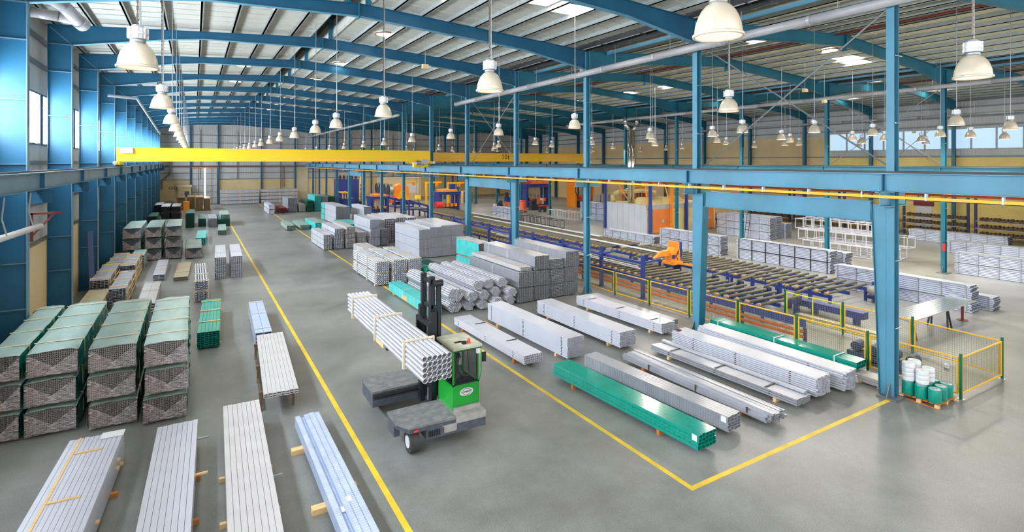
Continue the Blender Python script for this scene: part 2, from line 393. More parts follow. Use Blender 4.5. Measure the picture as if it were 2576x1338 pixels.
# ------------------------------------------------------------------ right wall
wr = struct(MB().box(69, 69.4, YF, 38, 0, 8.2).build('wall_right', 'sand'))
MB().box(69, 69.4, 38, YB + .2, 0, 10.9).build('lower_wall', 'cream', wr)
MB().box(69.1, 69.3, YF, 38, 8.2, 9.06).box(69.1, 69.3, YF, 38, 11.2, 15.4).box(69.1, 69.3, 38, YB + .2, 10.9, 15.4).build('sheeting', 'sheet_wall', wr)
for z in (8.3, 11.5, 12.4, 13.4, 14.1):
    MB().box(68.9, 69.1, YF, YB, z - 0.07, z + 0.07).build('girt', 'girt', wr)
w = struct(thing('window_20', 'x', 'x', (69.15, YF, 9.06))); del w['label']; del w['category']
pm = MB().box(0, 0.02, 0, 2.0, 0.05, 2.1).mesh('pane', 'window_far'); bm_ = MB().box(-0.1, 0.06, -0.07, 0.07, 0, 2.14).mesh('mullion', 'grey_white')
for i in range(20):
    place(pm, 'pane', w, (0.03, i * 2.05, 0)); place(bm_, 'mullion', w, (0, i * 2.05, 0))
MB().box(-0.1, 0.06, 0, 41, -0.03, 0.06).box(-0.1, 0.06, 0, 41, 2.08, 2.16).build('window_frame', 'grey_white', w)
d = struct(thing('door_3', 'x', 'x', (68.95, 27.0, 0))); del d['label']; del d['category']
MB().box(0, 0.06, 0, 1.6, 0, 2.9).build('door_leaf', 'white_paint', d); MB().box(-0.05, 0.08, -0.15, 1.75, 2.9, 3.4).build('door_head', 'dark_red', d)
o = thing('exit_sign', 'green exit sign above the white door in the right wall', 'sign', (68.95, 27.8, 3.7))
MB().box(-0.04, 0.02, -0.55, 0.55, 0, 0.45).build('panel', 'sign_green', o); MB().box(-0.06, -0.04, -0.35, -0.05, 0.1, 0.35).box(-0.06, -0.04, 0.1, 0.4, 0.18, 0.26).build('pictogram', 'white_paint', o)

# ------------------------------------------------------------------ roof: panels on purlins
SLOPES = [(-6.3, 5.95, -5.9, 6.5, 'roof_white', 'purlin_dark'), (7.05, 19.2, 6.5, 19.8, 'roof_white', 'purlin'),
          (20.4, 32.2, 19.8, 32.2, 'roof_deck', 'purlin'), (32.2, 44.2, 32.2, 44.8, 'roof_deck', 'purlin'),
          (45.4, 56.8, 44.8, 56.8, 'roof_deck', 'purlin'), (56.8, 69.4, 56.8, 68.6, 'roof_deck', 'purlin')]
def zr_ext(x, a, b_):       # plane of one slope, extended past its ends
    za, zb = zroof(a + 1e-3), zroof(b_ - 1e-3)
    return za + (zb - za) * (x - a) / (b_ - a)
for k, (x0, x1, a, b_, rm, pmn) in enumerate(SLOPES):
    c = bpy.data.objects.new('ceiling', None); col.objects.link(c); struct(c)
    z0, z1 = zr_ext(x0, a, b_) + 0.22, zr_ext(x1, a, b_) + 0.22
    def slab(dy0, dy1, d0, d1, mb):
        mb.add([(x0, dy0, z0 + d0), (x1, dy0, z1 + d0), (x1, dy1, z1 + d0), (x0, dy1, z0 + d0), (x0, dy0, z0 + d1), (x1, dy0, z1 + d1), (x1, dy1, z1 + d1), (x0, dy1, z0 + d1)],
               [(0, 3, 2, 1), (4, 5, 6, 7), (0, 1, 5, 4), (1, 2, 6, 5), (2, 3, 7, 6), (3, 0, 4, 7)])
    mb = MB(); slab(0, 1.0, 0, 0.05, mb); slab(0, 0.05, -0.035, 0, mb)
    pm = mb.mesh('roof_panel', rm)
    for i in range(117): place(pm, 'roof_panel', c, (0, YF + i, 0))
    n = round((b_ - a) / 1.5)
    for i in range(n + 1):
        x = a + 0.25 + (b_ - a - 0.5) * i / n
        if not (x0 < x < x1): continue
        z = zr_ext(x, a, b_)
        MB().box(x - 0.04, x + 0.04, YF, YB, z, z + 0.22).box(x - 0.04, x + 0.1, YF, YB, z, z + 0.02).build('purlin', pmn, c)
# ridge ventilator of the first bay
rv = struct(thing('ceiling', 'x', 'x', (6.5, 0, 15.0))); del rv['label']; del rv['category']
MB().box(-0.95, 0.95, YF, YB, 1.15, 1.25).box(-0.9, -0.85, YF, YB, 0.2, 1.2).build('vent_cap', 'vent_black', rv)  # black stands in for the shade inside the ridge opening
MB().box(0.6, 0.66, YF, YB, 0.1, 1.2).build('vent_upstand', 'roof_white', rv)
MB().box(-0.62, -0.56, YF, YB, 0.1, 0.75).build('vent_kerb', 'purlin', rv)
for y in FRAMES:
    MB().box(-0.55, -0.35, y - 0.1, y + 0.1, -0.02, 1.15).box(0.35, 0.55, y - 0.1, y + 0.1, -0.02, 1.15).build('vent_post', 'teal_steel', rv)
# valley gutters between the bays
def gutter(x, label):
    o = thing('valley_gutter', label, 'gutter', (x, 0, 14.25))
    MB().box(-0.57, -0.53, YF, YB, -0.05, 0.35).box(0.53, 0.57, YF, YB, -0.05, 0.35).box(-0.57, 0.57, YF, YB, 0.3, 0.36).build('gutter_trough', 'dark_iron', o)
    MB().cyl((-0.3, YF, 0.12), (-0.3, YB, 0.12), 0.14, 10).build('insulation_tube', 'white_paint', o, smooth=True)
    bm_ = MB().box(-0.5, 0.0, -0.03, 0.03, -0.06, -0.03).bar((0.0, 0, -0.04), (0.3, 0, 0.05), 0.05).mesh('hook', 'rubber_black')
    for i in range(38): place(bm_, 'hook', o, (0, YF + 2 + i * 3, 0))
gutter(19.8, 'white insulated valley gutter above the nearest inner column row')
gutter(44.8, 'white insulated valley gutter above the farther inner column row')
# roof lights
def round_light(x, y, label):
    z = zroof(x) + 0.2; o = thing('round_skylight', label, 'skylight', (x, y, z))
    MB().cyl((0, 0, -0.02), (0, 0, 0.015), 0.5, 28).build('diffuser', 'skylight', o)
    MB().lathe([(0.5, -0.05), (0.57, -0.05), (0.57, 0.02), (0.5, 0.02), (0.5, -0.05)], 28).build('rim', 'rim_dark', o)
for i, y in enumerate((19, 27, 35.3, 45.1, 54.3, 61.8, 69.2, 77, 85, 93)):
    round_light(3.2, y, 'round roof light in the left roof slope of the first bay, %s from the camera' % ORD[i])
for i, y in enumerate((21.7, 30.1, 40.7, 49.9, 58.5, 66.5, 75, 83)):
    round_light(9.4, y, 'round roof light in the right roof slope of the first bay, %s from the camera' % ORD[i])
for i, (x, y) in enumerate(((26, 35), (28.7, 20.2), (35.55, 19.5), (26, 50), (38, 41), (38, 50), (51, 24), (62, 32), (51, 40))):
    round_light(x, y, 'small round roof light in the ribbed deck of the right bays, %s in order' % ORD[i])
def square_light(x, y, w, l, label):
    z = zroof(x) + 0.2; o = thing('rectangular_skylight', label, 'skylight', (x, y, z))
    MB().box(-w / 2, w / 2, -l / 2, l / 2, -0.02, 0.015).build('diffuser', 'skylight', o)
    f = MB()
    for a in (-1, 1):
        f.box(a * w / 2 - 0.04, a * w / 2 + 0.04, -l / 2 - .04, l / 2 + .04, -0.05, 0.02); f.box(-w / 2, w / 2, a * l / 2 - 0.04, a * l / 2 + 0.04, -0.05, 0.02)
    f.build('frame', 'purlin', o)
square_light(13.1, 19.4, 1.25, 1.5, 'bright rectangular roof light near the ridge above the aisle')
square_light(14.75, 19.7, 1.25, 1.5, 'bright rectangular roof light nearer the valley above the stacks')
square_light(37.85, 19.9, 1.25, 1.5, 'bright rectangular roof light in the second bay, nearer its ridge')
square_light(39.55, 20.1, 1.25, 1.5, 'bright rectangular roof light in the second bay, nearer its valley')
square_light(37.8, 36, 1.25, 1.5, 'bright rectangular roof light in the second bay, farther back')
square_light(61.5, 24, 1.25, 1.5, 'bright rectangular roof light in the third bay beside the window wall')
square_light(25.5, 28, 1.25, 1.5, 'bright rectangular roof light in the second bay, on its left slope')

# ------------------------------------------------------------------ left wall columns
def left_column(y, i):
    o = thing('steel_column', 'blue steel column against the left wall, %s from the camera' % ORD[i], 'column', (-5.0, y, 0))
    MB().box(-0.88, -0.03, -0.015, 0.015, 0, 14.15).build('web', 'blue', o)
    MB().box(-0.03, 0.0, -0.16, 0.16, 0, 13.3).build('inner_flange', 'blue_grey', o)
    MB().box(-0.91, -0.88, -0.16, 0.16, 0, 14.15).build('outer_flange', 'blue', o)
    for z in (2.6, 4.2, 7.65, 9.9, 12.0, 13.3):
        MB().box(-0.88, -0.03, -0.14, -0.015, z - 0.012, z + 0.012).build('stiffener', 'blue_grey', o)
    MB().bar((-0.85, -0.03, 14.1), (-0.05, -0.03, 13.35), 0.02, 0.05).build('knee_stiffener', 'blue_grey', o)
    br = MB().box(-0.03, 0.62, -0.14, 0.14, 6.28, 6.31).box(-0.03, 0.62, -0.01, 0.01, 6.3, 6.76).box(-0.03, 0.62, -0.14, 0.14, 6.74, 6.77).box(0.38, 0.4, -0.13, 0.13, 6.3, 6.75).build('crane_bracket', 'blue', o)
for i, y in enumerate(FRAMES[1:]): left_column(y, i)
# ------------------------------------------------------------------ inner column rows
def inner_column(x, y, label, both=True, m='blue_lit', leg=0):
    o = thing('steel_column', label, 'column', (x, y, 0))
    MB().box(-0.16, -0.14, -0.12, 0.12, 0.06, 14.15).build('near_flange', m, o)
    MB().box(0.14, 0.16, -0.12, 0.12, 0.06, 14.15).build('far_flange', m, o)
    MB().box(-0.14, 0.14, -0.012, 0.012, 0.06, 14.15).build('web', 'teal_steel', o)
    MB().box(-0.42, 0.42, -0.3, 0.3, 0, 0.06).build('base_plate', 'girt', o)
    MB().prism([(-0.4, 0.06), (-0.16, 0.06), (-0.16, 0.5)], 'y', -0.015, 0.015).prism([(0.4, 0.06), (0.16, 0.06), (0.16, 0.5)], 'y', -0.015, 0.015).build('base_gusset', 'girt', o)
    for s in ((-1, 1) if both else (-1,)):
        a, b_ = (-0.82, -0.16) if s < 0 else (0.16, 0.82)
        MB().box(a, b_, -0.14, 0.14, 6.28, 6.31).box(a, b_, -0.015, 0.015, 6.3, 6.76).box(a, b_, -0.14, 0.14, 6.73, 6.76).build('crane_bracket', m, o)
    for z in (9.0, 11.2, 4.5, 2.3):
        MB().cyl((-0.15, -0.16, z), (0.25, -0.16, z), 0.02, 6).build('cleat', 'zinc', o)
    if leg:     # tapered leg of a longitudinal portal brace
        s = leg
        MB().prism([(s * 0.12, 0.06), (s * 0.28, 0.06), (s * 0.52, 6.3), (s * 0.12, 6.3)], 'x', -0.17, -0.12).build('portal_leg', m, o)
        MB().prism([(s * 0.28, 0.06), (s * 0.31, 0.06), (s * 0.55, 6.3), (s * 0.52, 6.3)], 'x', -0.22, 0.16).build('portal_leg_flange', 'teal_steel', o)
    return o
LEG = {0: 1, 1: -1, 3: 1, 4: -1, 8: 1, 9: -1}
for i, y in enumerate(FRAMES[1:]):
    inner_column(19.8, y, 'blue steel column of the nearest inner row, %s from the camera' % ORD[i], leg=LEG.get(i, 0))
    if i > 0: inner_column(44.8, y, 'teal steel column of the farther inner row, %s from the camera' % ORD[i], m='teal_steel')
def wall_column(y, i):
    o = thing('steel_column', 'teal steel column against the right wall, %s from the camera' % ORD[i], 'column', (68.5, y, 0))
    MB().box(-0.3, -0.27, -0.15, 0.15, 0, 14.1).build('inner_flange', 'teal_steel', o); MB().box(-0.27, 0.4, -0.015, 0.015, 0, 14.1).build('web', 'blue', o)
for i, y in enumerate(FRAMES[1:]): wall_column(y, i)
for i in (0, 3, 8):       # portal beams between the tapered legs
    a, b_ = FRAMES[1 + i], FRAMES[2 + i]
    o = thing('portal_beam', 'light blue bracing beam below the crane runway, %s from the camera' % ORD[(0, 3, 8).index(i)], 'beam', (19.66, a, 0))
    MB().box(-0.01, 0.01, 0.55, b_ - a - 0.55, 5.75, 6.4).build('web', 'blue_lit', o)
    MB().box(-0.1, 0.1, 0.55, b_ - a - 0.55, 5.73, 5.75).build('bottom_flange', 'blue_lit', o); MB().box(-0.1, 0.1, 0.55, b_ - a - 0.55, 6.4, 6.42).build('top_flange', 'blue_lit', o)
    bm_ = MB().box(-0.05, 0, 0.56, 0.59, 5.78, 6.38).mesh('end_plate', 'teal_steel'); place(bm_, 'end_plate', o); place(bm_, 'end_plate', o, (0, b_ - a - 1.15, 0))
# ------------------------------------------------------------------ rafters
PROF = {1: ([(-5.9, 14.2), (6.5, 15.0), (19.64, 14.21)], [(19.64, 13.12), (15.5, 13.8), (13, 13.97), (6.5, 14.4), (0.5, 14.22), (-1.2, 14.0), (-5.0, 13.3), (-5.9, 13.3)])}
def prof2(a, r, b_):
    s = r - a; t = b_ - r
    return ([(a, 14.2), (r, 15.0), (b_, 14.2)], [(b_, 13.12), (b_ - 0.33 * t, 13.8), (b_ - 0.5 * t, 13.97), (r, 14.4), (a + 0.5 * s, 13.97), (a + 0.33 * s, 13.8), (a, 13.12)])
PROF[2] = prof2(19.96, 32.2, 44.64); PROF[3] = prof2(44.96, 56.8, 68.2)
BAYNAME = {1: 'first', 2: 'second', 3: 'third'}
def rafter_meshes(bay, m):
    top, bot = PROF[bay]; poly = top + bot; x0 = top[0][0]
    web = MB().prism([(u - x0, v) for u, v in poly], 'y', -0.012, 0.012).mesh('web', m)
    tf = MB(); bf = MB()
    for (u, v), (u2, v2) in zip(top, top[1:]): tf.bar((u - x0, 0, v - 0.01), (u2 - x0, 0, v2 - 0.01), 0.24, 0.025)
    for (u, v), (u2, v2) in zip(bot, bot[1:]): bf.bar((u - x0, 0, v + 0.01), (u2 - x0, 0, v2 + 0.01), 0.24, 0.025)
    plate = MB().box(6.5 - x0 - 0.03, 6.5 - x0 + 0.03, -0.13, 0.13, 14.3, 15.02) if bay == 1 else MB().box(PROF[bay][0][1][0] - x0 - 0.03, PROF[bay][0][1][0] - x0 + 0.03, -0.13, 0.13, 14.1, 15.02)
    return x0, web, tf.mesh('top_flange', m), bf.mesh('bottom_flange', 'blue_lit' if bay == 1 else m), plate.mesh('ridge_plate', 'teal_steel')
for bay in (1, 2, 3):
    x0, w_, t_, b2, pl = rafter_meshes(bay, 'blue' if bay == 1 else 'teal_steel')
    for i, y in enumerate(FRAMES[1:]):
        o = thing('roof_beam', 'blue haunched roof beam across the %s bay, %s from the camera' % (BAYNAME[bay], ORD[i]), 'beam', (x0, y, 0))
        for n_, me in (('web', w_), ('top_flange', t_), ('bottom_flange', b2), ('ridge_plate', pl)): place(me, n_, o)
# ------------------------------------------------------------------ crane runways
def runway(x, label, m, ystart=FRAMES[0] + 0.3, rail=True, side=0):
    o = thing('crane_runway_beam', label, 'beam', (x, 0, 0))
    MB().box(-0.012, 0.012, ystart, YB - 0.4, 6.8, 7.34).build('web', m, o)
    MB().box(-0.17, 0.17, ystart, YB - 0.4, 7.34, 7.37).build('top_flange', m, o); MB().box(-0.15, 0.15, ystart, YB - 0.4, 6.78, 6.8).build('bottom_flange', m, o)
    MB().box(-0.035, 0.035, ystart, YB - 0.4, 7.37, 7.43).build('crane_rail', 'rail_dark', o)
    st = MB().box(-0.14, 0.14, -0.02, 0.02, 6.8, 7.34).mesh('stiffener', 'blue' if m != 'teal_steel' else 'teal_steel')
    for y in FRAMES[1:]: place(st, 'stiffener', o, (0, y, 0))
    return o
runway(-4.7, 'grey-blue crane runway beam along the left wall', 'blue_grey')
runway(19.25, 'light blue crane runway beam on the aisle side of the nearest inner columns', 'blue_lit')
runway(20.35, 'light blue crane runway beam on the far side of the nearest inner columns', 'blue_lit')
runway(44.25, 'teal crane runway beam on the near side of the farther inner columns', 'teal_steel')
runway(45.35, 'teal crane runway beam on the far side of the farther inner columns', 'teal_steel')
o = thing('conductor_rail', 'yellow conductor rail hung below the aisle side crane runway', 'rail', (19.02, 0, 6.66))
MB().box(-0.05, 0.05, 3, YB - 0.6, -0.09, 0.0).build('rail', 'yellow_rail', o)
hm = MB().box(-0.06, 0.08, -0.02, 0.02, -0.1, 0.1).mesh('hanger', 'zinc')
for i in range(60): place(hm, 'hanger', o, (0, 4 + i * 1.8, 0))
tag(MB().box(20.9, 20.97, 3, YB - 1, 6.6, 6.68).build('conductor_rail', 'orange_red'), 'orange conductor rail behind the nearest inner columns', 'rail')
# ------------------------------------------------------------------ cranes
def crane(y, x0, x1, label, m, txt=None):
    o = thing('bridge_crane', label, 'crane', (x0, y, 0)); L = x1 - x0
    MB().box(0.1, L - 0.1, -0.25, 0.25, 7.78, 8.74).build('girder', m, o)
    MB().box(0.1, L - 0.1, -0.29, 0.29, 8.74, 8.77).build('top_flange', m, o); MB().box(0.1, L - 0.1, -0.3, 0.3, 7.75, 7.78).build('bottom_flange', m, o)
    for x in (0.25, L - 0.25):
        e = MB().box(x - 0.14, x + 0.14, -1.5, 1.5, 7.52, 7.78).build('end_carriage', m, o)
        for yy in (-1.2, 1.2): MB().cyl((x - 0.1, yy, 7.56), (x + 0.1, yy, 7.56), 0.12, 14).build('wheel', 'rail_dark', e)
        MB().cyl((x - 0.1, -1.75, 7.66), (x - 0.1, -1.5, 7.66), 0.13, 10).build('drive_motor', 'zinc', e)
    MB().box(0.35, 1.1, -0.5, -0.26, 8.35, 8.75).build('control_box', 'grey_white', o)
    if txt:
        me = text_mesh(txt, 0.85); me.materials.append(MATS['text_black']); place(me, 'lettering', o, (L * 0.5, -0.256, 8.3), (math.pi / 2, 0, 0))
    return o
crane(48.4, -4.95, 19.5, 'bright yellow bridge crane girder spanning the aisle bay', 'yellow')
mat('yellow_deep', (214, 160, 30), 0.45)
crane(56.4, 20.1, 44.5, 'darker yellow bridge crane girder spanning the second bay', 'yellow_deep', '10t')
o = thing('crane_hoist', 'yellow and grey crane hoist hanging near the right runway with its hook', 'hoist', (18.0, 48.19, 0))
MB().box(-0.4, 1.0, -0.55, -0.1, 7.2, 7.65).build('trolley_frame', 'yellow', o); MB().cyl((-0.3, -0.7, 7.62), (0.5, -0.7, 7.62), 0.22, 14).build('rope_drum', 'zinc', o)
MB().box(0.2, 0.8, -0.95, -0.6, 7.5, 7.95).build('gearbox', 'grey_white', o)
MB().cyl((-0.25, -0.7, 4.6), (-0.25, -0.7, 7.6), 0.02, 6).cyl((0.1, -0.7, 4.6), (0.1, -0.7, 7.6), 0.02, 6).build('hoist_rope', 'chain', o)
MB().box(-0.3, 0.15, -0.8, -0.6, 4.3, 4.65).build('hook_block', 'yellow', o)
MB().path([(-0.08, -0.7, 4.3), (-0.08, -0.7, 4.1), (0.05, -0.7, 3.95), (-0.05, -0.7, 3.82), (-0.2, -0.7, 3.92)], 0.04, 8).build('hook', 'dark_iron', o)
# ------------------------------------------------------------------ drain pipes along the column rows
def pipe_run(x, y0, y1, z0, z1, r, label):
    o = thing('drain_pipe', label, 'pipe', (x, y0, 0)); n = max(1, round((y1 - y0) / 4))
    for i in range(n):
        a, b_ = i / n, (i + 1) / n
        MB().cyl((0, (y1 - y0) * a, z0 + (z1 - z0) * a), (0, (y1 - y0) * b_, z0 + (z1 - z0) * b_), r, 18).build('pipe_length', 'pipe_white', o, smooth=True)
        yy = (y1 - y0) * b_; zz = z0 + (z1 - z0) * b_
        MB().cyl((0, yy - 0.06, zz), (0, yy + 0.06, zz), r * 1.08, 18).build('pipe_collar', 'pipe_white', o)
        MB().bar((0, yy - 1, zz + r), (0, yy - 1, 13.9), 0.02).build('pipe_hanger', 'zinc', o)
    return o
o = pipe_run(19.3, 7.5, 42, 12.92, 12.66, 0.17, 'long white drain pipe rising along the nearest inner columns')
MB().cyl((0.28, Yn(2) - 7.3, 14.2), (0.28, Yn(2) - 7.3, 12.9), 0.13, 14).build('downpipe', 'pipe_white', o, smooth=True)
o = pipe_run(19.3, 57, 112, 12.85, 12.6, 0.15, 'white drain pipe along the far end of the nearest inner columns')
pipe_run(44.3, 10, 60, 12.95, 12.7, 0.15, 'grey drain pipe along the farther inner column row')
pipe_run(68.0, 8, 60, 12.6, 12.5, 0.12, 'brown tinted pipe along the right wall below the roof')
o = thing('elbow_duct', 'white elbow of ventilation duct below the roof at the top left corner', 'duct', (-4.5, 27.2, 13.25))
MB().path([(-0.9, 0, 0.25), (-0.1, 0.1, 0.2), (0.55, 0.35, 0.15)], 0.2, 16).build('branch', 'pipe_white', o, smooth=True)
MB().path([(0.55, 0.45, 0.1), (0.15, -0.7, 0.5), (-0.6, -2.2, 0.75)], 0.24, 16).build('main_run', 'pipe_white', o, smooth=True)
MB().cyl((0.5, 0.3, 0.13), (0.62, 0.58, 0.05), 0.27, 16).build('end_collar', 'pipe_white', o)
o = thing('brace_tube', 'grey tube brace slanting from the left columns under the roof', 'brace', (-4.9, 44, 11.9))
MB().cyl((0, 0, 0.2), (1.6, 0.2, 0.1), 0.09, 10).build('arm', 'zinc', o); MB().cyl((1.6, 0.2, 0.1), (1.9, 22, -1.3), 0.08, 10).build('tube', 'zinc', o)
# cross bracing rods between columns
def xbrace(x, ya, yb, z0, z1, label):
    o = thing('cross_brace', label, 'brace', (x, ya, 0))
    MB().cyl((0, 0.1, z0), (0, yb - ya - 0.1, z1), 0.03, 6).build('rod', 'zinc', o); MB().cyl((0.06, 0.1, z1), (0.06, yb - ya - 0.1, z0), 0.03, 6).build('rod', 'zinc', o)
xbrace(20.03, Yn(0), Yn(1), 7.5, 13.0, 'thin crossed bracing rods between the two nearest inner columns')
xbrace(20.03, Yn(3), Yn(4), 7.5, 13.0, 'thin crossed bracing rods between the fourth and fifth inner columns')
xbrace(45.03, Yn(1), Yn(2), 7.5, 13.0, 'thin crossed bracing rods in the farther inner column row')
xbrace(68.4, Yn(2), Yn(3), 6.0, 13.0, 'thin crossed bracing rods in front of the right window wall')
o = thing('leaning_beam', 'dark steel beam leaning on the left wall between two columns', 'beam', (-5.3, 38.6, 0))
MB().bar((0.4, -0.7, 0.1), (0.0, 1.5, 3.6), 0.25, 0.12).build('beam', 'dark_blue', o)
o = thing('pipe_bracket', 'dark red triangular wall bracket beside the second left column', 'bracket', (-5.0, 25.05, 0))
MB().box(0.0, 0.08, 0, 0.08, 4.9, 5.9).box(0.0, 0.9, 0, 0.08, 5.85, 5.93).build('arms', 'dark_red', o); MB().bar((0.05, 0.04, 5.1), (0.65, 0.04, 5.85), 0.06).build('strut', 'dark_red', o)
o = thing('suspended_tube', 'pinkish horizontal tube hung by hooks from the left crane runway', 'pipe', (-4.45, 18.6, 0))
MB().cyl((-0.2, -1.5, 5.65), (0.25, 3.7, 5.7), 0.09, 12).build('tube', 'alu_warm', o, smooth=True)
for y in (0.6, 3.3): MB().path([(0.15, y, 5.75), (0.05, y, 6.2), (0.1, y, 6.78)], 0.02, 6).build('hook', 'zinc', o)
tag(MB().box(-5.92, -5.7, 43.2, 43.5, 0, 6.5).build('light_strip', 'grey_white'), 'pale vertical cladding strip between left wall columns', 'panel')

# ------------------------------------------------------------------ high-bay lamps
def lamp_meshes():
    shade = MB().lathe([(0.285, 0.0), (0.284, 0.05), (0.272, 0.13), (0.245, 0.22), (0.205, 0.3), (0.15, 0.365), (0.1, 0.395), (0.075, 0.4)], 28).mesh('lamp_shade', 'lamp_shade', True)
    rim = MB().lathe([(0.278, -0.02), (0.305, -0.02), (0.308, 0.012), (0.284, 0.022), (0.278, -0.02)], 28).mesh('rim', 'lamp_shade', True)
    glass = MB().cyl((0, 0, -0.006), (0, 0, 0.0), 0.276, 28).mesh('glass', 'lamp_glass')
    neck = MB().lathe([(0.075, 0.39), (0.11, 0.4), (0.11, 0.46), (0.09, 0.47)], 18).mesh('neck', 'zinc', True)
    hs = MB().cyl((0, 0, 0.46), (0, 0, 0.64), 0.135, 18).cyl((0, 0, 0.64), (0, 0, 0.69), 0.12, 18, 0.07).cyl((0, 0, 0.53), (0, 0, 0.56), 0.152, 18)
    for i in range(8):
        a = i * math.pi / 4; hs.bar((0.14 * math.cos(a), 0.14 * math.sin(a), 0.465), (0.14 * math.cos(a), 0.14 * math.sin(a), 0.64), 0.022)
    hs = hs.mesh('ballast_housing', 'lamp_housing')
    hook = MB().path([(0, 0, 0.69), (0.04, 0, 0.74), (0, 0, 0.79), (-0.03, 0, 0.74)], 0.012, 6).mesh('hook', 'chain')
    return shade, rim, glass, neck, hs, hook
LM = lamp_meshes(); LN = ('lamp_shade', 'rim', 'glass', 'neck', 'ballast_housing', 'hook')
lamp_data = bpy.data.lights.new('high_bay', 'AREA'); lamp_data.shape = 'DISK'; lamp_data.size = 0.5; lamp_data.energy = LAMP_W; lamp_data.color = (1.0, 0.93, 0.82)
lamp_lit = lamp_data.copy(); lamp_lit.energy = LAMP_LIT_W
GLASS_LIT = MB().cyl((0, 0, -0.006), (0, 0, 0.0), 0.268, 24).mesh('glass', 'lamp_lit')
def lamp(x, y, label, chain=False, lit=False):
    for yf in FRAMES:
        if abs(y - yf) < 0.4: y = yf + (0.42 if y >= yf else -0.42)
    zt = zroof(min(x, 68)) + 0.215
    o = thing('high_bay_lamp', label, 'lamp', (x, y, 9.3))
    for n_, me in zip(LN, LM): place(GLASS_LIT if lit and n_ == 'glass' else me, n_, o)
    h = zt - 9.3
    MB().cyl((0.03, 0, 0.66), (0.03, 0, h), 0.016, 6).build('suspension_rod', 'zinc', o)
    if chain:
        c = MB(); k = 0; z = 0.76
        while z < h:
            (c.box(-0.02, 0.01, -0.006, 0.006, z, z + 0.07) if k % 2 else c.box(-0.011, 0.001, -0.016, 0.016, z, z + 0.07)); z += 0.06; k += 1
        c.build('chain', 'chain', o)
    lo = bpy.data.objects.new('lamp_light', lamp_lit if lit else lamp_data); col.objects.link(lo); lo.parent = o; lo.location = (0, 0, -0.03)
LROWS = [('left wall', [(-0.8, y) for y in (10.8, 18.6, 26.1, 32.3, 39.2, 45.6, 52, 58.4, 65, 72, 79, 86, 93, 100)]),
         ('middle of the aisle', [(5.6, y) for y in (4.44, 10.43, 18.13, 24.9, 30.2, 37.2, 44.0, 50.2, 56.9, 63, 70, 77, 84, 91, 98, 105)]),
         ('stacks right of the aisle', [(12.4, 4.22), (14.3, 10.95), (15.2, 20.0), (15.3, 27.4), (14.9, 33.3), (14.6, 40.0), (15.3, 49.4), (15.6, 57.6), (15.4, 65), (15.4, 73), (15.4, 82), (15.4, 91), (15.4, 100)])]
for nm, pts in LROWS:
    for i, (x, y) in enumerate(pts):
        lamp(x, y, 'hanging dome lamp over the %s, %s from the camera' % (nm, ORD[i]), chain=y < 20)
B2L = [(27.9, 10.06), (25.0, 18.3), (28.4, 16.8), (27.7, 22.4), (26.0, 26.0), (26.9, 41.3), (27.7, 49.6), (33.8, 10.06), (34.3, 16.4), (35.4, 22.8), (30.6, 30.4), (36.3, 28.9), (30.8, 38.0), (37.4, 36.8), (38.8, 38.1), (32.5, 46.7), (30.9, 56.8),
       (39.9, 15.2), (42.7, 14.65), (41.1, 21.0), (43.1, 19.8), (40.4, 25.3), (41.6, 32.1), (43.3, 49.4), (47.4, 14.4), (48.0, 19.5), (48.1, 23.8), (48.5, 29.5), (51.6, 36.3), (50.9, 45.6), (47.9, 30.5), (55, 22), (60, 30), (55, 52), (36, 66), (27, 64)]
B2L += [(x, y) for y in (72, 80, 88, 96, 104) for x in (25.5, 32.5, 40)] + [(x, y) for y in (62, 74, 86, 98) for x in (50.5, 60)]
for nm, lo, hi in (('left row over the machine bay', 0, 29.5), ('middle row over the machine bay', 29.5, 37), ('right row over the machine bay', 37, 45), ('third bay', 45, 90)):
    for i, (x, y) in enumerate(sorted([p for p in B2L if lo <= p[0] < hi], key=lambda p: p[1])):
        lamp(x, y, 'glowing dome lamp in the %s, %s from the camera' % (nm, ORD[i]), lit=True)
for x, lb in ((21.3, 'blue eaves strut below the roof behind the nearest inner columns'), (43.4, 'blue eaves strut below the roof before the farther inner columns'), (46.3, 'blue eaves strut below the roof behind the farther inner columns')):
    o = thing('eaves_strut', lb, 'beam', (x, 0, zroof(x) - 0.12))
    for a, b_ in zip(FRAMES[1:], FRAMES[2:]): MB().box(-0.07, 0.07, a + 0.1, b_ - 0.1, -0.06, 0.08).build('strut_length', 'blue_lit', o)
for x, lb in ((31.2, 'dark red sprinkler pipe under the ridge of the second bay'), (55.6, 'dark red sprinkler pipe under the ridge of the third bay')):
    tag(MB().cyl((x, 5, zroof(x) - 0.03), (x, YB - 1, zroof(x) - 0.03), 0.06, 8).build('sprinkler_pipe', 'dark_red'), lb, 'pipe')
for x, y, z, lb in ((0.6, 17.5, 12.9, 'cream sensor box hung under the left roof slope'), (10.4, 26.5, 12.6, 'cream sensor box hung behind the lamp above the aisle'), (39.3, 22.0, 12.0, 'cream sensor box hung below the bright double roof light'), (35.2, 21.0, 12.4, 'cream sensor box hung near the crossed rods'), (60, 25, 10.5, 'cream sensor box hung in front of the window wall')):
    o = thing('sensor_box', lb, 'sensor', (x, y, z))
    MB().box(-0.16, 0.16, -0.1, 0.1, 0, 0.22).build('body', 'cream', o); MB().box(0.17, 0.3, -0.06, 0.06, 0.04, 0.16).build('sensor_head', 'grey_white', o)
    MB().cyl((0, 0, 0.2), (0, 0, zroof(x) + 0.215 - z), 0.012, 6).build('rod', 'zinc', o)

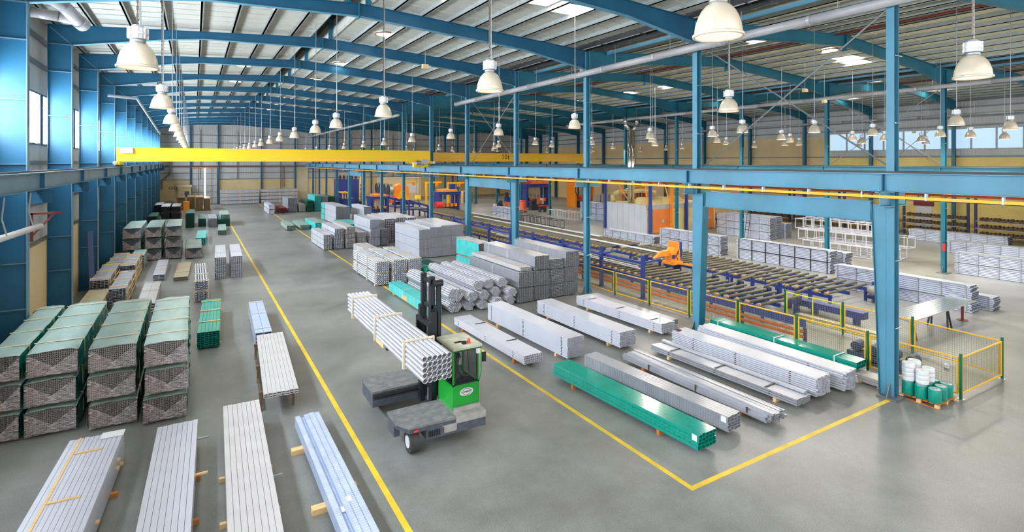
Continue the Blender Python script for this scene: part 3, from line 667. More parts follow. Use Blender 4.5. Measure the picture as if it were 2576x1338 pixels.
# ------------------------------------------------------------------ bundles of profiles
def strap_mesh(w, z0, z1, m, wd=0.045, t=0.012):
    mb = MB().box(-w / 2 - t, w / 2 + t, -wd / 2, wd / 2, z1, z1 + t).box(-w / 2 - t, -w / 2, -wd / 2, wd / 2, z0, z1).box(w / 2, w / 2 + t, -wd / 2, wd / 2, z0, z1)
    return mb.mesh('strap', m)
def bundle(name, label, x0, y0, w, L, z0, z1, nx, nz, m, indiv=True, rot=0.0, t=0.16, straps=(), smat='strap_dark', blocks=(0.12, 0.85), bm_='timber', over=0.04,
           jit=0.025, cat='profile bundle', shape='rect', spacers=(), zbase=0.0, group=None, part='profile', gap=0.035, pad=None, depth=1.6, under=0.0, lay=2.0):
    o = thing(name, label, cat, (x0 + w / 2, y0, zbase), rot, group)
    if not indiv: t = min(t, 0.1)
    cw = w / nx; ch = (z1 - z0) / nz; g = max(gap * min(cw, ch), 0.0035 if indiv else 0.0025)
    if shape == 'rect': one = MB().htube(-cw / 2 + g, cw / 2 - g, 0, L, 0, ch - g * lay, t * min(cw, ch), max(depth, L * 0.6))
    else: one = MB().rtube(0, ch / 2, 0, L, min(cw, ch * 1.08) / 2 * 0.985, 14 if indiv else 10, 0.13 if indiv else 0.09, max(depth, L * 0.6))
    if indiv:
        me = one.mesh(part, m, shape != 'rect')
        for k in range(nz):
            for i in range(nx):
                place(me, part, o, (-w / 2 + cw * (i + 0.5), rnd.uniform(-jit, jit), z0 + ch * k))
    else:
        mb = MB()
        for k in range(nz):
            for i in range(nx):
                dx, dy, dz = -w / 2 + cw * (i + 0.5), rnd.uniform(-jit, jit), z0 + ch * k
                mb.add([(a + dx, b_ + dy, c + dz) for a, b_, c in one.v], one.f)
        stuff(mb.build(part + 's', m, o, smooth=shape != 'rect'))
    if straps:
        sm = strap_mesh(w, z0, z1, smat)
        for s in straps: place(sm, 'strap', o, (0, L * s, 0))
    if (z0 > 0.02 or under) and blocks:
        bl = MB().box(-w / 2 - over, w / 2 + over, -0.05, 0.05, -under, z0 - 0.001).mesh('timber_block', bm_)
        for s in blocks: place(bl, 'timber_block', o, (0, L * s, 0))
    if spacers:
        for s in spacers:
            mb = MB()
            for k in range(1, nz): mb.box(-w / 2 - 0.012, -w / 2 + 0.05, L * s - 0.03 + 0.02 * (k % 2), L * s + 0.03 + 0.02 * (k % 2), z0 + ch * k - 0.014, z0 + ch * k + 0.012)
            stuff(mb.build('spacer_sticks', 'strap_dark', o))
    return o
def wavy(x0, x1, y0, y1, f, nx, ny, plane):
    """grid sheet; plane 'z': height f(u,v); plane 'x': offset in x"""
    vs = []; fs = []
    for j in range(ny + 1):
        for i in range(nx + 1):
            u = x0 + (x1 - x0) * i / nx; v = y0 + (y1 - y0) * j / ny; h = f(u, v, i, j)
            vs.append((u, v, h) if plane == 'z' else (h, v, u))
    for j in range(ny):
        for i in range(nx):
            a = j * (nx + 1) + i; fs.append((a, a + 1, a + nx + 2, a + nx + 1))
    return vs, fs
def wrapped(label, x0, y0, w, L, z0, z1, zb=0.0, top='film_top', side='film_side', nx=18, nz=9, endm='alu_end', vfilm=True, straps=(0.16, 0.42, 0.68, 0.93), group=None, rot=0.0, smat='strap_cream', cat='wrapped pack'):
    o = thing('wrapped_pack', label, cat, (x0 + w / 2, y0, zb), rot, group)
    mb = MB(); cw = (w - 0.06) / nx; ch = (z1 - z0 - 0.04) / nz
    for k in range(nz):
        for i in range(nx):
            a = -w / 2 + 0.03 + cw * i; b_ = z0 + 0.02 + ch * k; dy = rnd.uniform(0, 0.04)
            mb.htube(a, a + cw * 0.98, 0.03 + dy, 0.9, b_, b_ + ch * 0.98, 0.22 * min(cw, ch), 0.6, back=False)
    stuff(mb.build('profile_ends', endm, o))
    MB().box(-w / 2 + 0.04, w / 2 - 0.04, 0.9, L - 0.02, z0 + 0.02, z1 - 0.03).build('profile_core', 'teal_dark', o)
    ph = rnd.uniform(0, 6)
    def ft(u, v, i, j): return z1 + 0.014 * math.sin(v * 5 + ph) * math.sin(u * 7 + ph) + rnd.uniform(-0.012, 0.006) - (0.03 if i in (0, 10) else 0)
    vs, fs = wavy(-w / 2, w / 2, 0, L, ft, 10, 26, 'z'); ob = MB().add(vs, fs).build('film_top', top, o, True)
    for s in (-1, 1):
        def fx(u, v, i, j): return s * (w / 2 + 0.012 + 0.016 * math.sin(v * 6 + u * 9 + ph) + rnd.uniform(-0.014, 0.014))
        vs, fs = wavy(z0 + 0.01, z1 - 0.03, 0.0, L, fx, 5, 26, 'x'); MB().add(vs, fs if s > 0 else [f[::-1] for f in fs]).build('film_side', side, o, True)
    if vfilm:
        h = z1 - z0
        MB().add([(-w / 2, -0.02, z1 - 0.05 * h), (-w / 2, -0.03, z0), (0.15 * w, -0.02, z0 + 0.05 * h), (0.05 * w, -0.015, z0 + 0.32 * h)], [(0, 1, 2, 3)]).build('end_film', 'clear_film', o)
        MB().add([(w / 2, -0.03, z1 - 0.05 * h), (w / 2, -0.04, z0), (-0.15 * w, -0.03, z0 + 0.03 * h), (-0.02 * w, -0.028, z0 + 0.3 * h)], [(0, 3, 2, 1)]).build('end_film', 'clear_film_2', o)
    sm = MB().box(-w / 2 - 0.015, w / 2 + 0.015, -0.03, 0.03, z1 + 0.008, z1 + 0.022).box(w / 2 + 0.012, w / 2 + 0.022, -0.03, 0.03, z0 + 0.1, z1 + 0.02).mesh('strap', smat)
    for s in straps: place(sm, 'strap', o, (0, L * s, 0))
    if z0 > 0.02:
        bl = MB().box(-w / 2 + 0.05, w / 2 - 0.05, -0.05, 0.05, zb * 0, z0 - 0.002).mesh('timber_block', 'timber')
        for s in (0.1, 0.5, 0.9): place(bl, 'timber_block', o, (0, L * s, 0))
    return o
TIER = ('bottom', 'middle', 'top')
G = 'green film wrapped packs in the left stacks'
for nm, x0, w, y0 in (('front stack beside the left wall', -4.93, 0.76, 19.75), ('front stack second from the wall', -4.05, 1.14, 19.7), ('front stack third from the wall', -2.6, 1.14, 19.35), ('front stack nearest the aisle', -1.26, 1.1, 19.0)):
    for k in range(3):
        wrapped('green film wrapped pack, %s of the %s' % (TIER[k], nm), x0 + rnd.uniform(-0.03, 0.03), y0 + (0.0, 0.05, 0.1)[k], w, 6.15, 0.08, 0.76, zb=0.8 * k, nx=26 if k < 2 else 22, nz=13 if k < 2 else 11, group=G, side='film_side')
for nm, x0, w in (('left', -4.7, 1.15), ('middle', -3.27, 1.06), ('right', -1.95, 1.07)):
    for k in range(3):
        wrapped('film wrapped pack, %s of the %s stack in the second wrapped group' % (TIER[k], nm), x0, 50.5, w, 6.2, 0.06, 0.84, zb=0.885 * k, nx=14, nz=9, group=G, side='film_grey' if nm == 'right' or k == 2 else 'film_side', endm='alu_dark_end', straps=(0.5,))
wrapped('single grey film wrapped pack on the floor beside the second wrapped group', -0.58, 49.9, 1.12, 5.7, 0.06, 0.85, nx=14, nz=9, side='film_grey', endm='alu_dark_end', straps=(0.5,))
# front left: white plank stacks
W1 = bundle('plank_stack', 'widest stack of white planks at the lower left corner', -3.0, 11.3, 1.12, 5.85, 0.1, 0.78, 11, 9, 'alu_white', rot=-math.radians(3.2), blocks=(0.3, 0.7), bm_='timber_orange', part='plank', spacers=(0.5, 0.8), over=0.14)
MB().box(-0.36, -0.31, 0, 5.85, 0.781, 0.79).build('centre_batten', 'timber', W1)
for y in (2.9, 5.0): MB().box(-0.3, 0.25, y - 0.03, y + 0.03, 0.781, 0.80).build('cross_batten', 'timber', W1)
for z, y in ((0.3, 2.6), (0.45, 4.9), (0.3, 4.8), (0.15, 5.3)): MB().box(0.45, 0.62, y - 0.05, y + 0.05, z, z + 0.05).build('spacer_stick', 'timber', W1)
MB().box(0.1, 0.58, 5.55, 5.9, 0.782, 0.79).build('paper_sheet', 'paper', W1)
W2 = bundle('plank_stack', 'stack of white planks between the widest stack and the plain stack', -1.0, 10.9, 0.92, 6.1, 0.1, 0.72, 8, 6, 'alu_white', rot=-math.radians(1.6), blocks=(0.4, 0.7), bm_='timber_orange', part='plank', over=0.1)
for y, c in ((3.3, 'timber'), (5.1, 'zinc')): MB().box(0.3, 0.72, y - 0.02, y + 0.02, 0.6, 0.64).build('spacer_stick', c, W2)
W3 = bundle('plank_stack', 'plain stack of long white planks in the lower left centre', 0.52, 10.6, 0.94, 6.9, 0.1, 0.72, 8, 6, 'alu_warm', rot=-math.radians(1.6), blocks=(0.33, 0.6), bm_='timber', part='plank', over=0.12)
for y in (2.7,): MB().box(0.3, 0.68, y - 0.02, y + 0.02, 0.55, 0.6).build('spacer_stick', 'zinc', W3)
# stack with ribbed film wrapped profiles
W4 = thing('profile_bundle', 'bluish film wrapped channel profiles on timber blocks beside the aisle line', 'profile bundle', (2.85, 10.0, 0), math.radians(0.2))
for i, (a, b_, zt) in enumerate(((-0.34, -0.2, 0.42), (-0.2, -0.1, 0.34), (-0.1, 0.03, 0.42), (0.03, 0.18, 0.42), (0.18, 0.32, 0.42))):
    for k in range(3):
        h = (zt - 0.12) / 3
        MB().box(a + 0.004, b_ - 0.004, 0, 6.45 + 0.04 * (i % 2), 0.12 + h * k, 0.12 + h * (k + 1) - 0.004).build('profile', 'alu_blue', W4)
    rib = MB()
    for j in range(80): rib.box(a + 0.01, b_ - 0.01, 0.04 + j * 0.08, 0.07 + j * 0.08, zt - 0.004, zt + 0.002)
    stuff(rib.build('film_ribs', 'wrap_white', W4))
for y in (2.4, 5.2): MB().box(-0.62, -0.3, y - 0.1, y + 0.1, 0.0, 0.12).build('timber_block', 'timber', W4)
MB().box(0.3, 0.48, 2.8, 2.95, 0, 0.12).build('timber_block', 'timber', W4); MB().box(-0.3, 0.3, 2.3, 2.5, 0, 0.12).box(-0.3, 0.3, 5.1, 5.3, 0, 0.12).build('timber_block', 'timber', W4)
MB().box(0.0, 0.1, 1.75, 1.95, 0.424, 0.428).box(-0.18, -0.05, 1.55, 1.75, 0.36, 0.364).build('label_sheet', 'paper', W4)
W5 = bundle('plank_stack', 'flat stack of white planks on low brown trestles left of the aisle', 1.8, 17.7, 0.98, 6.2, 0.6, 0.74, 8, 2, 'alu_warm', rot=-math.radians(3.4), blocks=(), part='plank')
for y in (0.6, 3.0, 5.5):
    MB().box(-0.6, 0.45, y - 0.06, y + 0.06, 0.5, 0.599).box(-0.58, -0.5, y - 0.05, y + 0.05, 0, 0.5).box(0.35, 0.43, y - 0.05, y + 0.05, 0, 0.5).build('trestle', 'rim_dark', W5)
MB().box(-0.56, -0.52, 0.6, 5.5, 0.1, 0.16).build('trestle_rail', 'rim_dark', W5)
bundle('plank_stack', 'narrow pack of bluish planks with cream straps behind the trestle stack', 2.15, 24.3, 0.64, 5.6, 0.1, 0.72, 2, 4, 'alu_blue', rot=-math.radians(2), straps=(0.1, 0.55, 0.95), smat='strap_cream', part='plank')
# teal board pack
FT = bundle('profile_bundle', 'bright teal board pack with dark ends beside the wrapped stacks', 0.1, 25.5, 0.82, 6.0, 0.08, 0.72, 6, 8, 'teal_mid', straps=(), part='board', rot=-math.radians(2.5), gap=0.05, t=0.08)
for y in (1.6, 3.6, 5.5): MB().box(-0.44, 0.44, y - 0.04, y + 0.04, 0.722, 0.75).box(0.412, 0.44, y - 0.04, y + 0.04, 0.1, 0.73).build('timber_batten', 'timber', FT)
# round tube packs with timber frames
def framed_tubes(label, x0, y0, w, L, z0, z1, nx, nz, zb=0.0, frames=(0.04, 0.36, 0.78), m='pipe_alu', group=None, indiv=True, fm='strap_cream', rot=0):
    o = bundle('tube_pack', label, x0, y0, w, L, z0, z1, nx, nz, m, indiv=indiv, shape='round', blocks=(), zbase=zb, cat='tube pack', part='tube', group=group, jit=0.01, rot=rot)
    fr = MB().box(-w / 2 - 0.05, w / 2 + 0.05, -0.035, 0.035, z1, z1 + 0.05).box(-w / 2 - 0.05, w / 2 + 0.05, -0.035, 0.035, z0 - 0.05, z0).box(-w / 2 - 0.05, -w / 2, -0.035, 0.035, z0, z1).box(w / 2, w / 2 + 0.05, -0.035, 0.035, z0, z1).mesh('timber_frame', fm)
    for s in frames: place(fr, 'timber_frame', o, (0, L * s, 0))
    return o
GT = 'timber framed round tube packs'
for k in range(2): framed_tubes('timber framed round tube pack left of the aisle, %s of two' % ('bottom', 'top')[k], 0.03, 34.2, 0.64, 6.2, 0.06, 0.54, 5, 5, zb=0.6 * k, group=GT, indiv=False)
for j, (x0, w) in enumerate(((9.7, 0.8), (10.8, 0.86), (11.85, 0.8))):
    for k in range(2):
        framed_tubes('timber framed tube pack by the right aisle line, %s of the %s column' % (('bottom', 'top')[k], ORD[j]), x0, 32.9 - 0.05 * k, w, 5.7, 0.08, 0.74, 6, 5, zb=0.78 * k, group=GT, indiv=False)
# tall twin stacks left of the aisle
for j, x0 in enumerate((1.16, 2.12)):
    for k in range(3):
        bundle('profile_bundle', 'white dark ended pack, %s of the %s twin stack left of the aisle' % (TIER[k], ('left', 'right')[j]), x0, 40.2 + 0.04 * k, 0.67, 6.1, 0.02, 0.46, 6, 6, 'alu_white', indiv=False, zbase=0.485 * k, straps=(0.35, 0.95), smat='strap_cream', rot=-math.radians(2), t=0.12)
bundle('plank_stack', 'low white plank pack with cream straps in front of the wrapped group', -2.3, 41.7, 0.66, 6.3, 0.04, 0.4, 2, 4, 'alu_white', straps=(0.3, 0.55, 0.9), smat='strap_cream', part='plank')
bundle('plank_stack', 'low golden plank pack with cream straps in front of the wrapped group', -1.16, 41.1, 0.82, 6.0, 0.03, 0.24, 2, 3, 'gold_profile', straps=(0.3, 0.6, 0.93), smat='strap_cream', part='plank', rot=-math.radians(1.6))
bundle('plank_stack', 'light grey profile pack with straps behind the third wrapped stack', -2.5, 32.6, 0.8, 5.9, 0.04, 0.6, 2, 4, 'alu_warm', straps=(0.55, 0.95), smat='strap_cream', part='plank')
def crate(label, x0, y0, w, L, z0, z1, zb, nx, nz):
    o = bundle('profile_crate', label, x0, y0, w, L, z0, z1, nx, nz, 'alu_grey', indiv=False, blocks=(), zbase=zb, t=0.1, cat='crate', depth=2.0)
    for s in (0.12, 0.5, 0.9):
        MB().box(-w / 2 - 0.05, -w / 2, L * s - 0.05, L * s + 0.05, z0, z1).box(w / 2, w / 2 + 0.05, L * s - 0.05, L * s + 0.05, z0, z1).box(-w / 2 - 0.05, w / 2 + 0.05, L * s - 0.05, L * s + 0.05, z1, z1 + 0.04).build('timber_frame', 'timber', o)
    MB().box(w / 2 + 0.051, w / 2 + 0.07, L * 0.12, L * 0.9, z0 + 0.2, z0 + 0.28).build('side_batten', 'timber', o)
for k in range(2):
    crate('timber strapped crate of black ended profiles by the left wall, %s of two' % ('bottom', 'top')[k], -4.93, 37.0, 0.84, 5.8, 0.04, 0.58, 0.63 * k, 5, 6)
    crate('timber strapped profile crate right of the wall crates, %s of two' % ('bottom', 'top')[k], -3.85, 34.9, 0.74, 5.6, 0.04, 0.5, 0.55 * k, 5, 6)
    crate('timber strapped profile crate behind the second crate pile, %s of two' % ('bottom', 'top')[k], -3.98, 41.3, 0.78, 5.2, 0.04, 0.6, 0.62 * k, 5, 6)
    crate('timber strapped profile crate in the rear by the left wall, %s of two' % ('bottom', 'top')[k], -4.93, 43.5, 0.84, 5.0, 0.04, 0.5, 0.55 * k, 5, 5)
bundle('plank_stack', 'pale green plank pack behind the crates', -3.9, 46.9, 0.8, 3.2, 0.1, 1.0, 4, 5, 'film_top', part='plank')
bundle('profile_bundle', 'beige ribbed profile pack in front of the crates', -4.9, 30.6, 0.96, 6.1, 0.04, 0.78, 14, 7, 'beige_profile', indiv=False)
bundle('profile_bundle', 'brown ribbed profile pack tucked between left wall columns', -5.7, 26.2, 0.74, 6.2, 0.04, 0.52, 8, 5, 'brown_profile', indiv=False)
# rear left packs
bundle('profile_bundle', 'green profile pack with pale battens behind the single grey wrap', 0.1, 57.6, 0.82, 6.4, 0.06, 0.67, 5, 5, 'teal_light', indiv=False, straps=(0.4, 0.7), smat='strap_cream', rot=-math.radians(2))
bundle('profile_bundle', 'small pale pack on dark strips beside the aisle line at the rear', 2.17, 64.5, 0.78, 6.2, 0.06, 0.5, 5, 5, 'film_top', indiv=False, rot=-math.radians(2))
bundle('profile_bundle', 'dark green lower pack under the pale pack beside the rear aisle line', 2.5, 72.6, 1.2, 6.3, 0.04, 0.9, 9, 7, 'teal_dark', indiv=False)
bundle('profile_bundle', 'pale pack lying on the dark green pack beside the rear aisle line', 2.75, 72.7, 0.95, 6.2, 0.0, 0.52, 6, 5, 'film_top', indiv=False, zbase=0.92, blocks=())
bundle('profile_bundle', 'grey pack second from the rear aisle line', 1.5, 72.6, 0.84, 6.3, 0.04, 1.04, 7, 8, 'alu_grey', indiv=False, straps=(0.5,), smat='strap_cream')
bundle('profile_bundle', 'dark green pack with pale top third from the rear aisle line', 0.46, 74.0, 0.78, 6.2, 0.04, 0.95, 6, 7, 'teal_dark', indiv=False, straps=(0.2, 0.6), smat='film_top')
bundle('profile_bundle', 'tall dark green pack fourth from the rear aisle line', -0.86, 73.2, 0.9, 6.2, 0.04, 1.72, 7, 12, 'teal_dark', indiv=False, straps=(0.3, 0.8), smat='film_top')
for nm, x0, y0, w, zt in (('first', -2.3, 101, 1.0, 2.0), ('second', -0.95, 100.6, 1.0, 2.1), ('third', 0.2, 97.4, 1.02, 2.2), ('fourth', 1.36, 97.8, 0.86, 1.95)):
    bundle('profile_bundle', 'tall brown ended profile stack near the far wall, %s from the left' % nm, x0, y0, w, 6.2, 0.05, zt, 7, 14, 'brown_profile', indiv=False, straps=(0.5,), smat='film_top')
bundle('profile_bundle', 'low grey pack near the far left corner', -4.2, 103, 1.5, 5, 0.05, 1.1, 9, 7, 'alu_dark_end', indiv=False)
for j, (x0, y0) in enumerate(((-3.86, 86.2), (-2.63, 85.8))):
    for k in range(2):
        wrapped('dark film wrapped pack near the far left, %s of the %s stack' % (('bottom', 'top')[k], ('left', 'right')[j]), x0, y0, 1.04, 6.3, 0.05, 0.82, zb=0.87 * k, top='alu_warm', side='wrap_dark', nx=6, nz=4, endm='black_end', straps=(), vfilm=False)
wrapped('dark film wrapped pack by the left wall near the far end', -4.92, 92.5, 0.98, 6.2, 0.05, 1.5, top='alu_warm', side='wrap_dark', nx=6, nz=5, endm='black_end', straps=(), vfilm=False)
wrapped('dark green wrapped pack by the left wall before the dark packs', -4.92, 79.5, 0.95, 6.2, 0.05, 1.0, top='teal_dark', side='teal_dark', nx=6, nz=5, endm='black_end', straps=(0.3,), vfilm=False)
o = thing('carton', 'orange cardboard carton standing between the dark packs and brown stacks', 'box', (-1.0, 94.5, 0)); MB().box(-0.4, 0.4, 0, 0.9, 0, 1.7).build('body', 'orange', o); MB().box(-0.42, 0.42, -0.02, 0.92, 1.7, 1.74).build('lid', 'cardboard', o)
# racks of long packs lying against the far wall
for j, x0 in enumerate((4.05, 10.8)):
    for k in range(4):
        o = thing('long_pack', 'long grey pack along the far wall, %s tier of the %s rack' % (('lowest', 'second', 'third', 'highest')[k], ('left', 'right')[j]), 'profile bundle', (x0, 110.2, 0.66 * k))
        for i in range(4): MB().box(0, 6.35, 0.3 * i, 0.3 * i + 0.29, 0.06, 0.6).build('profile', 'alu_grey', o)
        for x in (1.1, 3.2, 5.4): MB().box(x - 0.06, x + 0.06, -0.03, 0.0, 0.02, 0.62).box(x - 0.06, x + 0.06, 0.0, 1.2, 0.0, 0.058).build('timber_batten', 'timber', o)

# ------------------------------------------------------------------ right of the aisle, nearest row
def rot_of(dx, L=6.0): return math.atan2(dx, L)
B1 = bundle('profile_bundle', 'long teal film covered square tube bundle at the front right', 11.4, 9.68, 0.74, 6.1, 0.14, 0.55, 5, 4, 'teal', rot=rot_of(0.37), t=0.06, gap=0.01, blocks=(0.22, 0.83), bm_='timber_orange', over=0.02, part='tube', depth=3.0)
mk = MB()
for j in range(34):
    for k in range(2): mk.box(-0.376, -0.371, 0.25 + j * 0.17, 0.29 + j * 0.17, 0.24 + 0.16 * k + 0.03 * (j % 2), 0.27 + 0.16 * k + 0.03 * (j % 2))
    mk.box(-0.3 + 0.5 * rnd.random(), -0.26 + 0.5 * rnd.random() * 0, 0.3, 0.3, 0.55, 0.55) if 0 else None
    x = -0.3 + 0.15 * (j % 5); mk.box(x, x + 0.05, 0.25 + j * 0.17, 0.27 + j * 0.17, 0.546, 0.5505)
stuff(mk.build('printed_marks', 'teal_dark', B1)); MB().box(-0.378, -0.37, 0.05, 0.2, 0.36, 0.52).build('label_sheet', 'paper', B1)
B2 = bundle('profile_bundle', 'long silver box tube bundle with a white label beside the teal bundle', 12.93, 9.95, 0.6, 5.95, 0.12, 0.55, 4, 5, 'alu_grey', rot=rot_of(0.42), t=0.08, gap=0.015, part='tube')
rib = MB()
for j in range(70):
    rib.box(-0.305, -0.299, 0.06 + j * 0.084, 0.10 + j * 0.084, 0.13, 0.54); rib.box(-0.3, 0.3, 0.06 + j * 0.084, 0.07 + j * 0.084, 0.545, 0.5495)
stuff(rib.build('film_ribs', 'alu_grey', B2)); MB().box(-0.308, -0.3, 0.05, 0.22, 0.36, 0.52).build('label_sheet', 'paper', B2)
# loose bundle of angles
B3 = thing('profile_bundle', 'untidy loose bundle of thin silver profiles on blocks', 'profile bundle', (14.75, 9.65, 0), rot_of(0.1))
for k in range(4):
    for i in range(9):
        x = -0.38 + 0.085 * i + rnd.uniform(-0.02, 0.02) + (0.03 * k); z = 0.12 + 0.068 * k
        if k == 3 and i in (0, 8): continue
        ob = MB().htube(-0.036, 0.036, 0, 6.0, 0, 0.062, 0.009, 1.5).build('profile', 'alu_grey', B3, loc=(x * 0.97, rnd.uniform(-0.12, 0.12), z + rnd.uniform(0, 0.006)))
        ob.rotation_euler = (0, rnd.uniform(-0.15, 0.15), rnd.uniform(-0.006, 0.006))
for y in (1.0, 5.0): MB().box(-0.42, 0.42, y - 0.06, y + 0.06, 0, 0.112).build('timber_block', 'timber_orange', B3)
for y in (0.7, 2.6, 4.7): MB().box(-0.41, -0.39, y - 0.03, y + 0.03, 0.12, 0.34).build('strap', 'strap_dark', B3)
B4 = bundle('profile_bundle', 'low flat bundle of silver profiles with dark straps', 16.15, 9.9, 0.78, 6.0, 0.12, 0.34, 10, 3, 'alu_grey', rot=rot_of(0.2), spacers=(0.15, 0.5, 0.85), lay=4.5, part='profile')
for s in (0.18, 0.5, 0.84): MB().box(-0.38, 0.2, 6 * s - 0.025, 6 * s + 0.025, 0.342, 0.352).build('strap', 'strap_dark', B4)
MB().box(0.2, 0.38, 0.1, 6.0, 0.342, 0.41).build('profile', 'alu_grey', B4)
B5 = bundle('profile_bundle', 'nine layer bundle of flat silver profiles with a maroon rag on top', 17.32, 9.95, 0.82, 5.9, 0.12, 0.74, 9, 9, 'alu_white', rot=rot_of(0.22), spacers=(0.15, 0.5, 0.82), lay=4.5, part='profile', jit=0.05)
rag = MB(); vs, fs = wavy(-0.35, -0.1, 5.65, 5.88, lambda u, v, i, j: 0.745 + 0.03 * rnd.random(), 5, 5, 'z'); rag.add(vs, fs).build('rag', 'maroon_cloth', B5, True)
bundle('profile_bundle', 'eight layer bundle of flat silver profiles beside the teal tied bundle', 18.56, 9.75, 0.78, 6.0, 0.12, 0.74, 9, 8, 'alu_white', rot=rot_of(0.0), spacers=(0.2,), lay=4.5, part='profile', jit=0.06)
B7 = bundle('profile_bundle', 'long teal film bundle with tied ends in front of the fence', 20.2, 10.2, 0.72, 6.2, 0.34, 0.62, 4, 2, 'teal', rot=rot_of(0.1), part='profile', t=0.1, gap=0.06, straps=(0.12, 0.5, 0.93), smat='strap_grey')
bundle('profile_bundle', 'flat dull grey bundle on the floor next to the nearest column', 20.1, 9.3, 0.0 + 0.6, 0.85, 0.04, 0.28, 5, 2, 'alu_warm', part='profile')
# second row
D1 = bundle('plank_stack', 'low white profile stack nearest the forklift on the right', 10.6, 17.05, 0.84, 5.95, 0.16, 0.48, 9, 4, 'alu_white', rot=rot_of(0.15), spacers=(0.13, 0.5, 0.92), part='profile', bm_='timber_orange')
for s in (0.3, 0.75): MB().box(-0.1, 0.4, 5.95 * s - 0.03, 5.95 * s + 0.03, 0.482, 0.495).build('strap', 'strap_dark', D1)
bundle('plank_stack', 'tall white profile stack with rows of dark spacer marks', 12.42, 16.8, 0.82, 6.2, 0.12, 0.9, 11, 14, 'alu_white', indiv=False, rot=rot_of(0.18), spacers=(0.06, 0.5, 0.94))
o = thing('timber_board', 'short timber boards on the floor between two white stacks', 'board', (11.95, 21.9, 0)); MB().box(-0.25, -0.1, 0, 1.2, 0, 0.06).box(0.0, 0.15, -0.2, 1.1, 0, 0.06).build('board', 'timber', o)
bundle('plank_stack', 'white profile stack in the middle of the second right row', 15.0, 16.7, 0.88, 6.0, 0.12, 0.74, 11, 9, 'alu_white', indiv=False, rot=rot_of(0.1), spacers=(0.08, 0.5, 0.9))
D4 = bundle('plank_stack', 'white profile stack with dark straps near the second column', 17.8, 17.1, 0.86, 5.9, 0.12, 0.56, 8, 5, 'alu_white', rot=rot_of(0.2), spacers=(0.08, 0.45, 0.9), part='profile')
for s in (0.12, 0.5, 0.85): MB().box(-0.4, 0.2, 5.9 * s - 0.025, 5.9 * s + 0.025, 0.562, 0.572).build('strap', 'strap_dark', D4)
MB().cyl((-0.2, 0.35, 0.56), (-0.2, 0.35, 0.9), 0.05, 12).build('film_roll', 'paper', D4)
bundle('plank_stack', 'low grey profile stack in front of the fence behind the strapped stack', 18.85, 17.9, 0.86, 5.9, 0.08, 0.3, 10, 3, 'alu_grey', indiv=False, rot=rot_of(0.0))
# third row: tied round tube bundles
def hex_tubes(label, x, z, r, y0=24.9, L=6.0, rot=0.0, m='alu_grey', n=3, squash=0.82):
    o = thing('tied_tube_bundle', label, 'tube bundle', (x, y0, z), rot, 'tied round tube bundles')
    d = 2 * r / (2 * n + 1); one = MB().rtube(0, 0, 0, L, d * 0.5, 8, 0.2, 3.6); mb = MB()
    for j in range(-n, n + 1):
        c = 2 * n + 1 - abs(j)
        for i in range(c):
            xx = (i - (c - 1) / 2) * d; zz = j * d * 0.866 * squash + rnd.uniform(-0.004, 0.004); dy = rnd.uniform(-0.05, 0.05)
            mb.add([(a + xx, b_ + dy, e + zz) for a, b_, e in one.v], one.f)
    stuff(mb.build('tubes', m, o, True))
    ring = MB(); pts = [(r * 1.03 * math.cos(math.pi / 3 * k), 0, r * 0.95 * squash * math.sin(math.pi / 3 * k)) for k in range(7)]
    for p, q in zip(pts, pts[1:]): ring.bar(p, q, 0.04, 0.012)
    rm = ring.mesh('tie_band', 'strap_cream')
    for y in (0.5, 3.0, 5.4): place(rm, 'tie_band', o, (0, y, 0))
    return o
HX = [(11.47, .34, .40, 'largest round tube bundle at the lower left of the tied heap'), (12.3, .27, .31, 'bottom tied tube bundle second from the left in the heap'), (13.0, .27, .30, 'bottom tied tube bundle third from the left in the heap'),
      (11.38, .98, .43, 'biggest upper tied tube bundle at the left of the heap'), (12.33, .80, .33, 'middle tied tube bundle second from the left in the heap'), (13.05, .77, .31, 'middle tied tube bundle third from the left in the heap'), (13.85, .30, .33, 'bottom tied tube bundle fourth from the left in the heap'),
      (14.75, .71, .3, 'upper tied tube bundle at the right end of the heap'), (14.75, .25, .29, 'bottom tied tube bundle at the right end of the heap'), (12.7, 1.32, .31, 'top tied tube bundle second from the left in the heap'), (13.42, 1.28, .31, 'top tied tube bundle in the middle of the heap'), (14.3, 1.25, .32, 'highest tied tube bundle at the right of the heap'), (13.9, .78, .3, 'middle tied tube bundle fourth from the left in the heap')]
for x, z, r, lb in HX: hex_tubes(lb, x, z, r, y0=25.0 + rnd.uniform(-0.2, 0.2), rot=rnd.uniform(-0.005, 0.02))
T1 = bundle('profile_bundle', 'turquoise film covered bundle on blocks behind the forklift mast', 9.98, 25.1, 0.74, 6.2, 0.1, 0.58, 4, 4, 'teal_light', rot=0, part='profile', t=0.1, straps=(0.3, 0.6), smat='strap_cream')
MB().box(-0.385, -0.373, 2.9, 3.7, 0.12, 0.38).build('cardboard_piece', 'cardboard', T1)
def tiers(label, x0, w, y0, L, zs, m, nx, nz, **kw):
    names = {1: ('only',), 2: ('bottom', 'top'), 3: TIER, 4: ('bottom', 'second', 'third', 'top'), 5: ('bottom', 'second', 'third', 'fourth', 'top')}[len(zs)]
    for k, (a, b_) in enumerate(zs):
        lb = label if len(zs) == 1 else '%s, %s pack' % (label, names[k])
        nzz = max(2, round(nz * (b_ - a) / (zs[0][1] - zs[0][0])))
        bundle('profile_pack', lb, x0 + rnd.uniform(-0.02, 0.02), y0 + rnd.uniform(-0.06, 0.06), w, L, 0.0 if k else 0.04, b_ - a, nx, nzz, m, indiv=False, zbase=a, blocks=(0.15, 0.5, 0.85), over=-0.03, under=(a - zs[k - 1][1] - 0.002) if k else 0.0, **kw)
T3 = [(0.03, 0.81), (0.86, 1.66), (1.71, 2.49)]
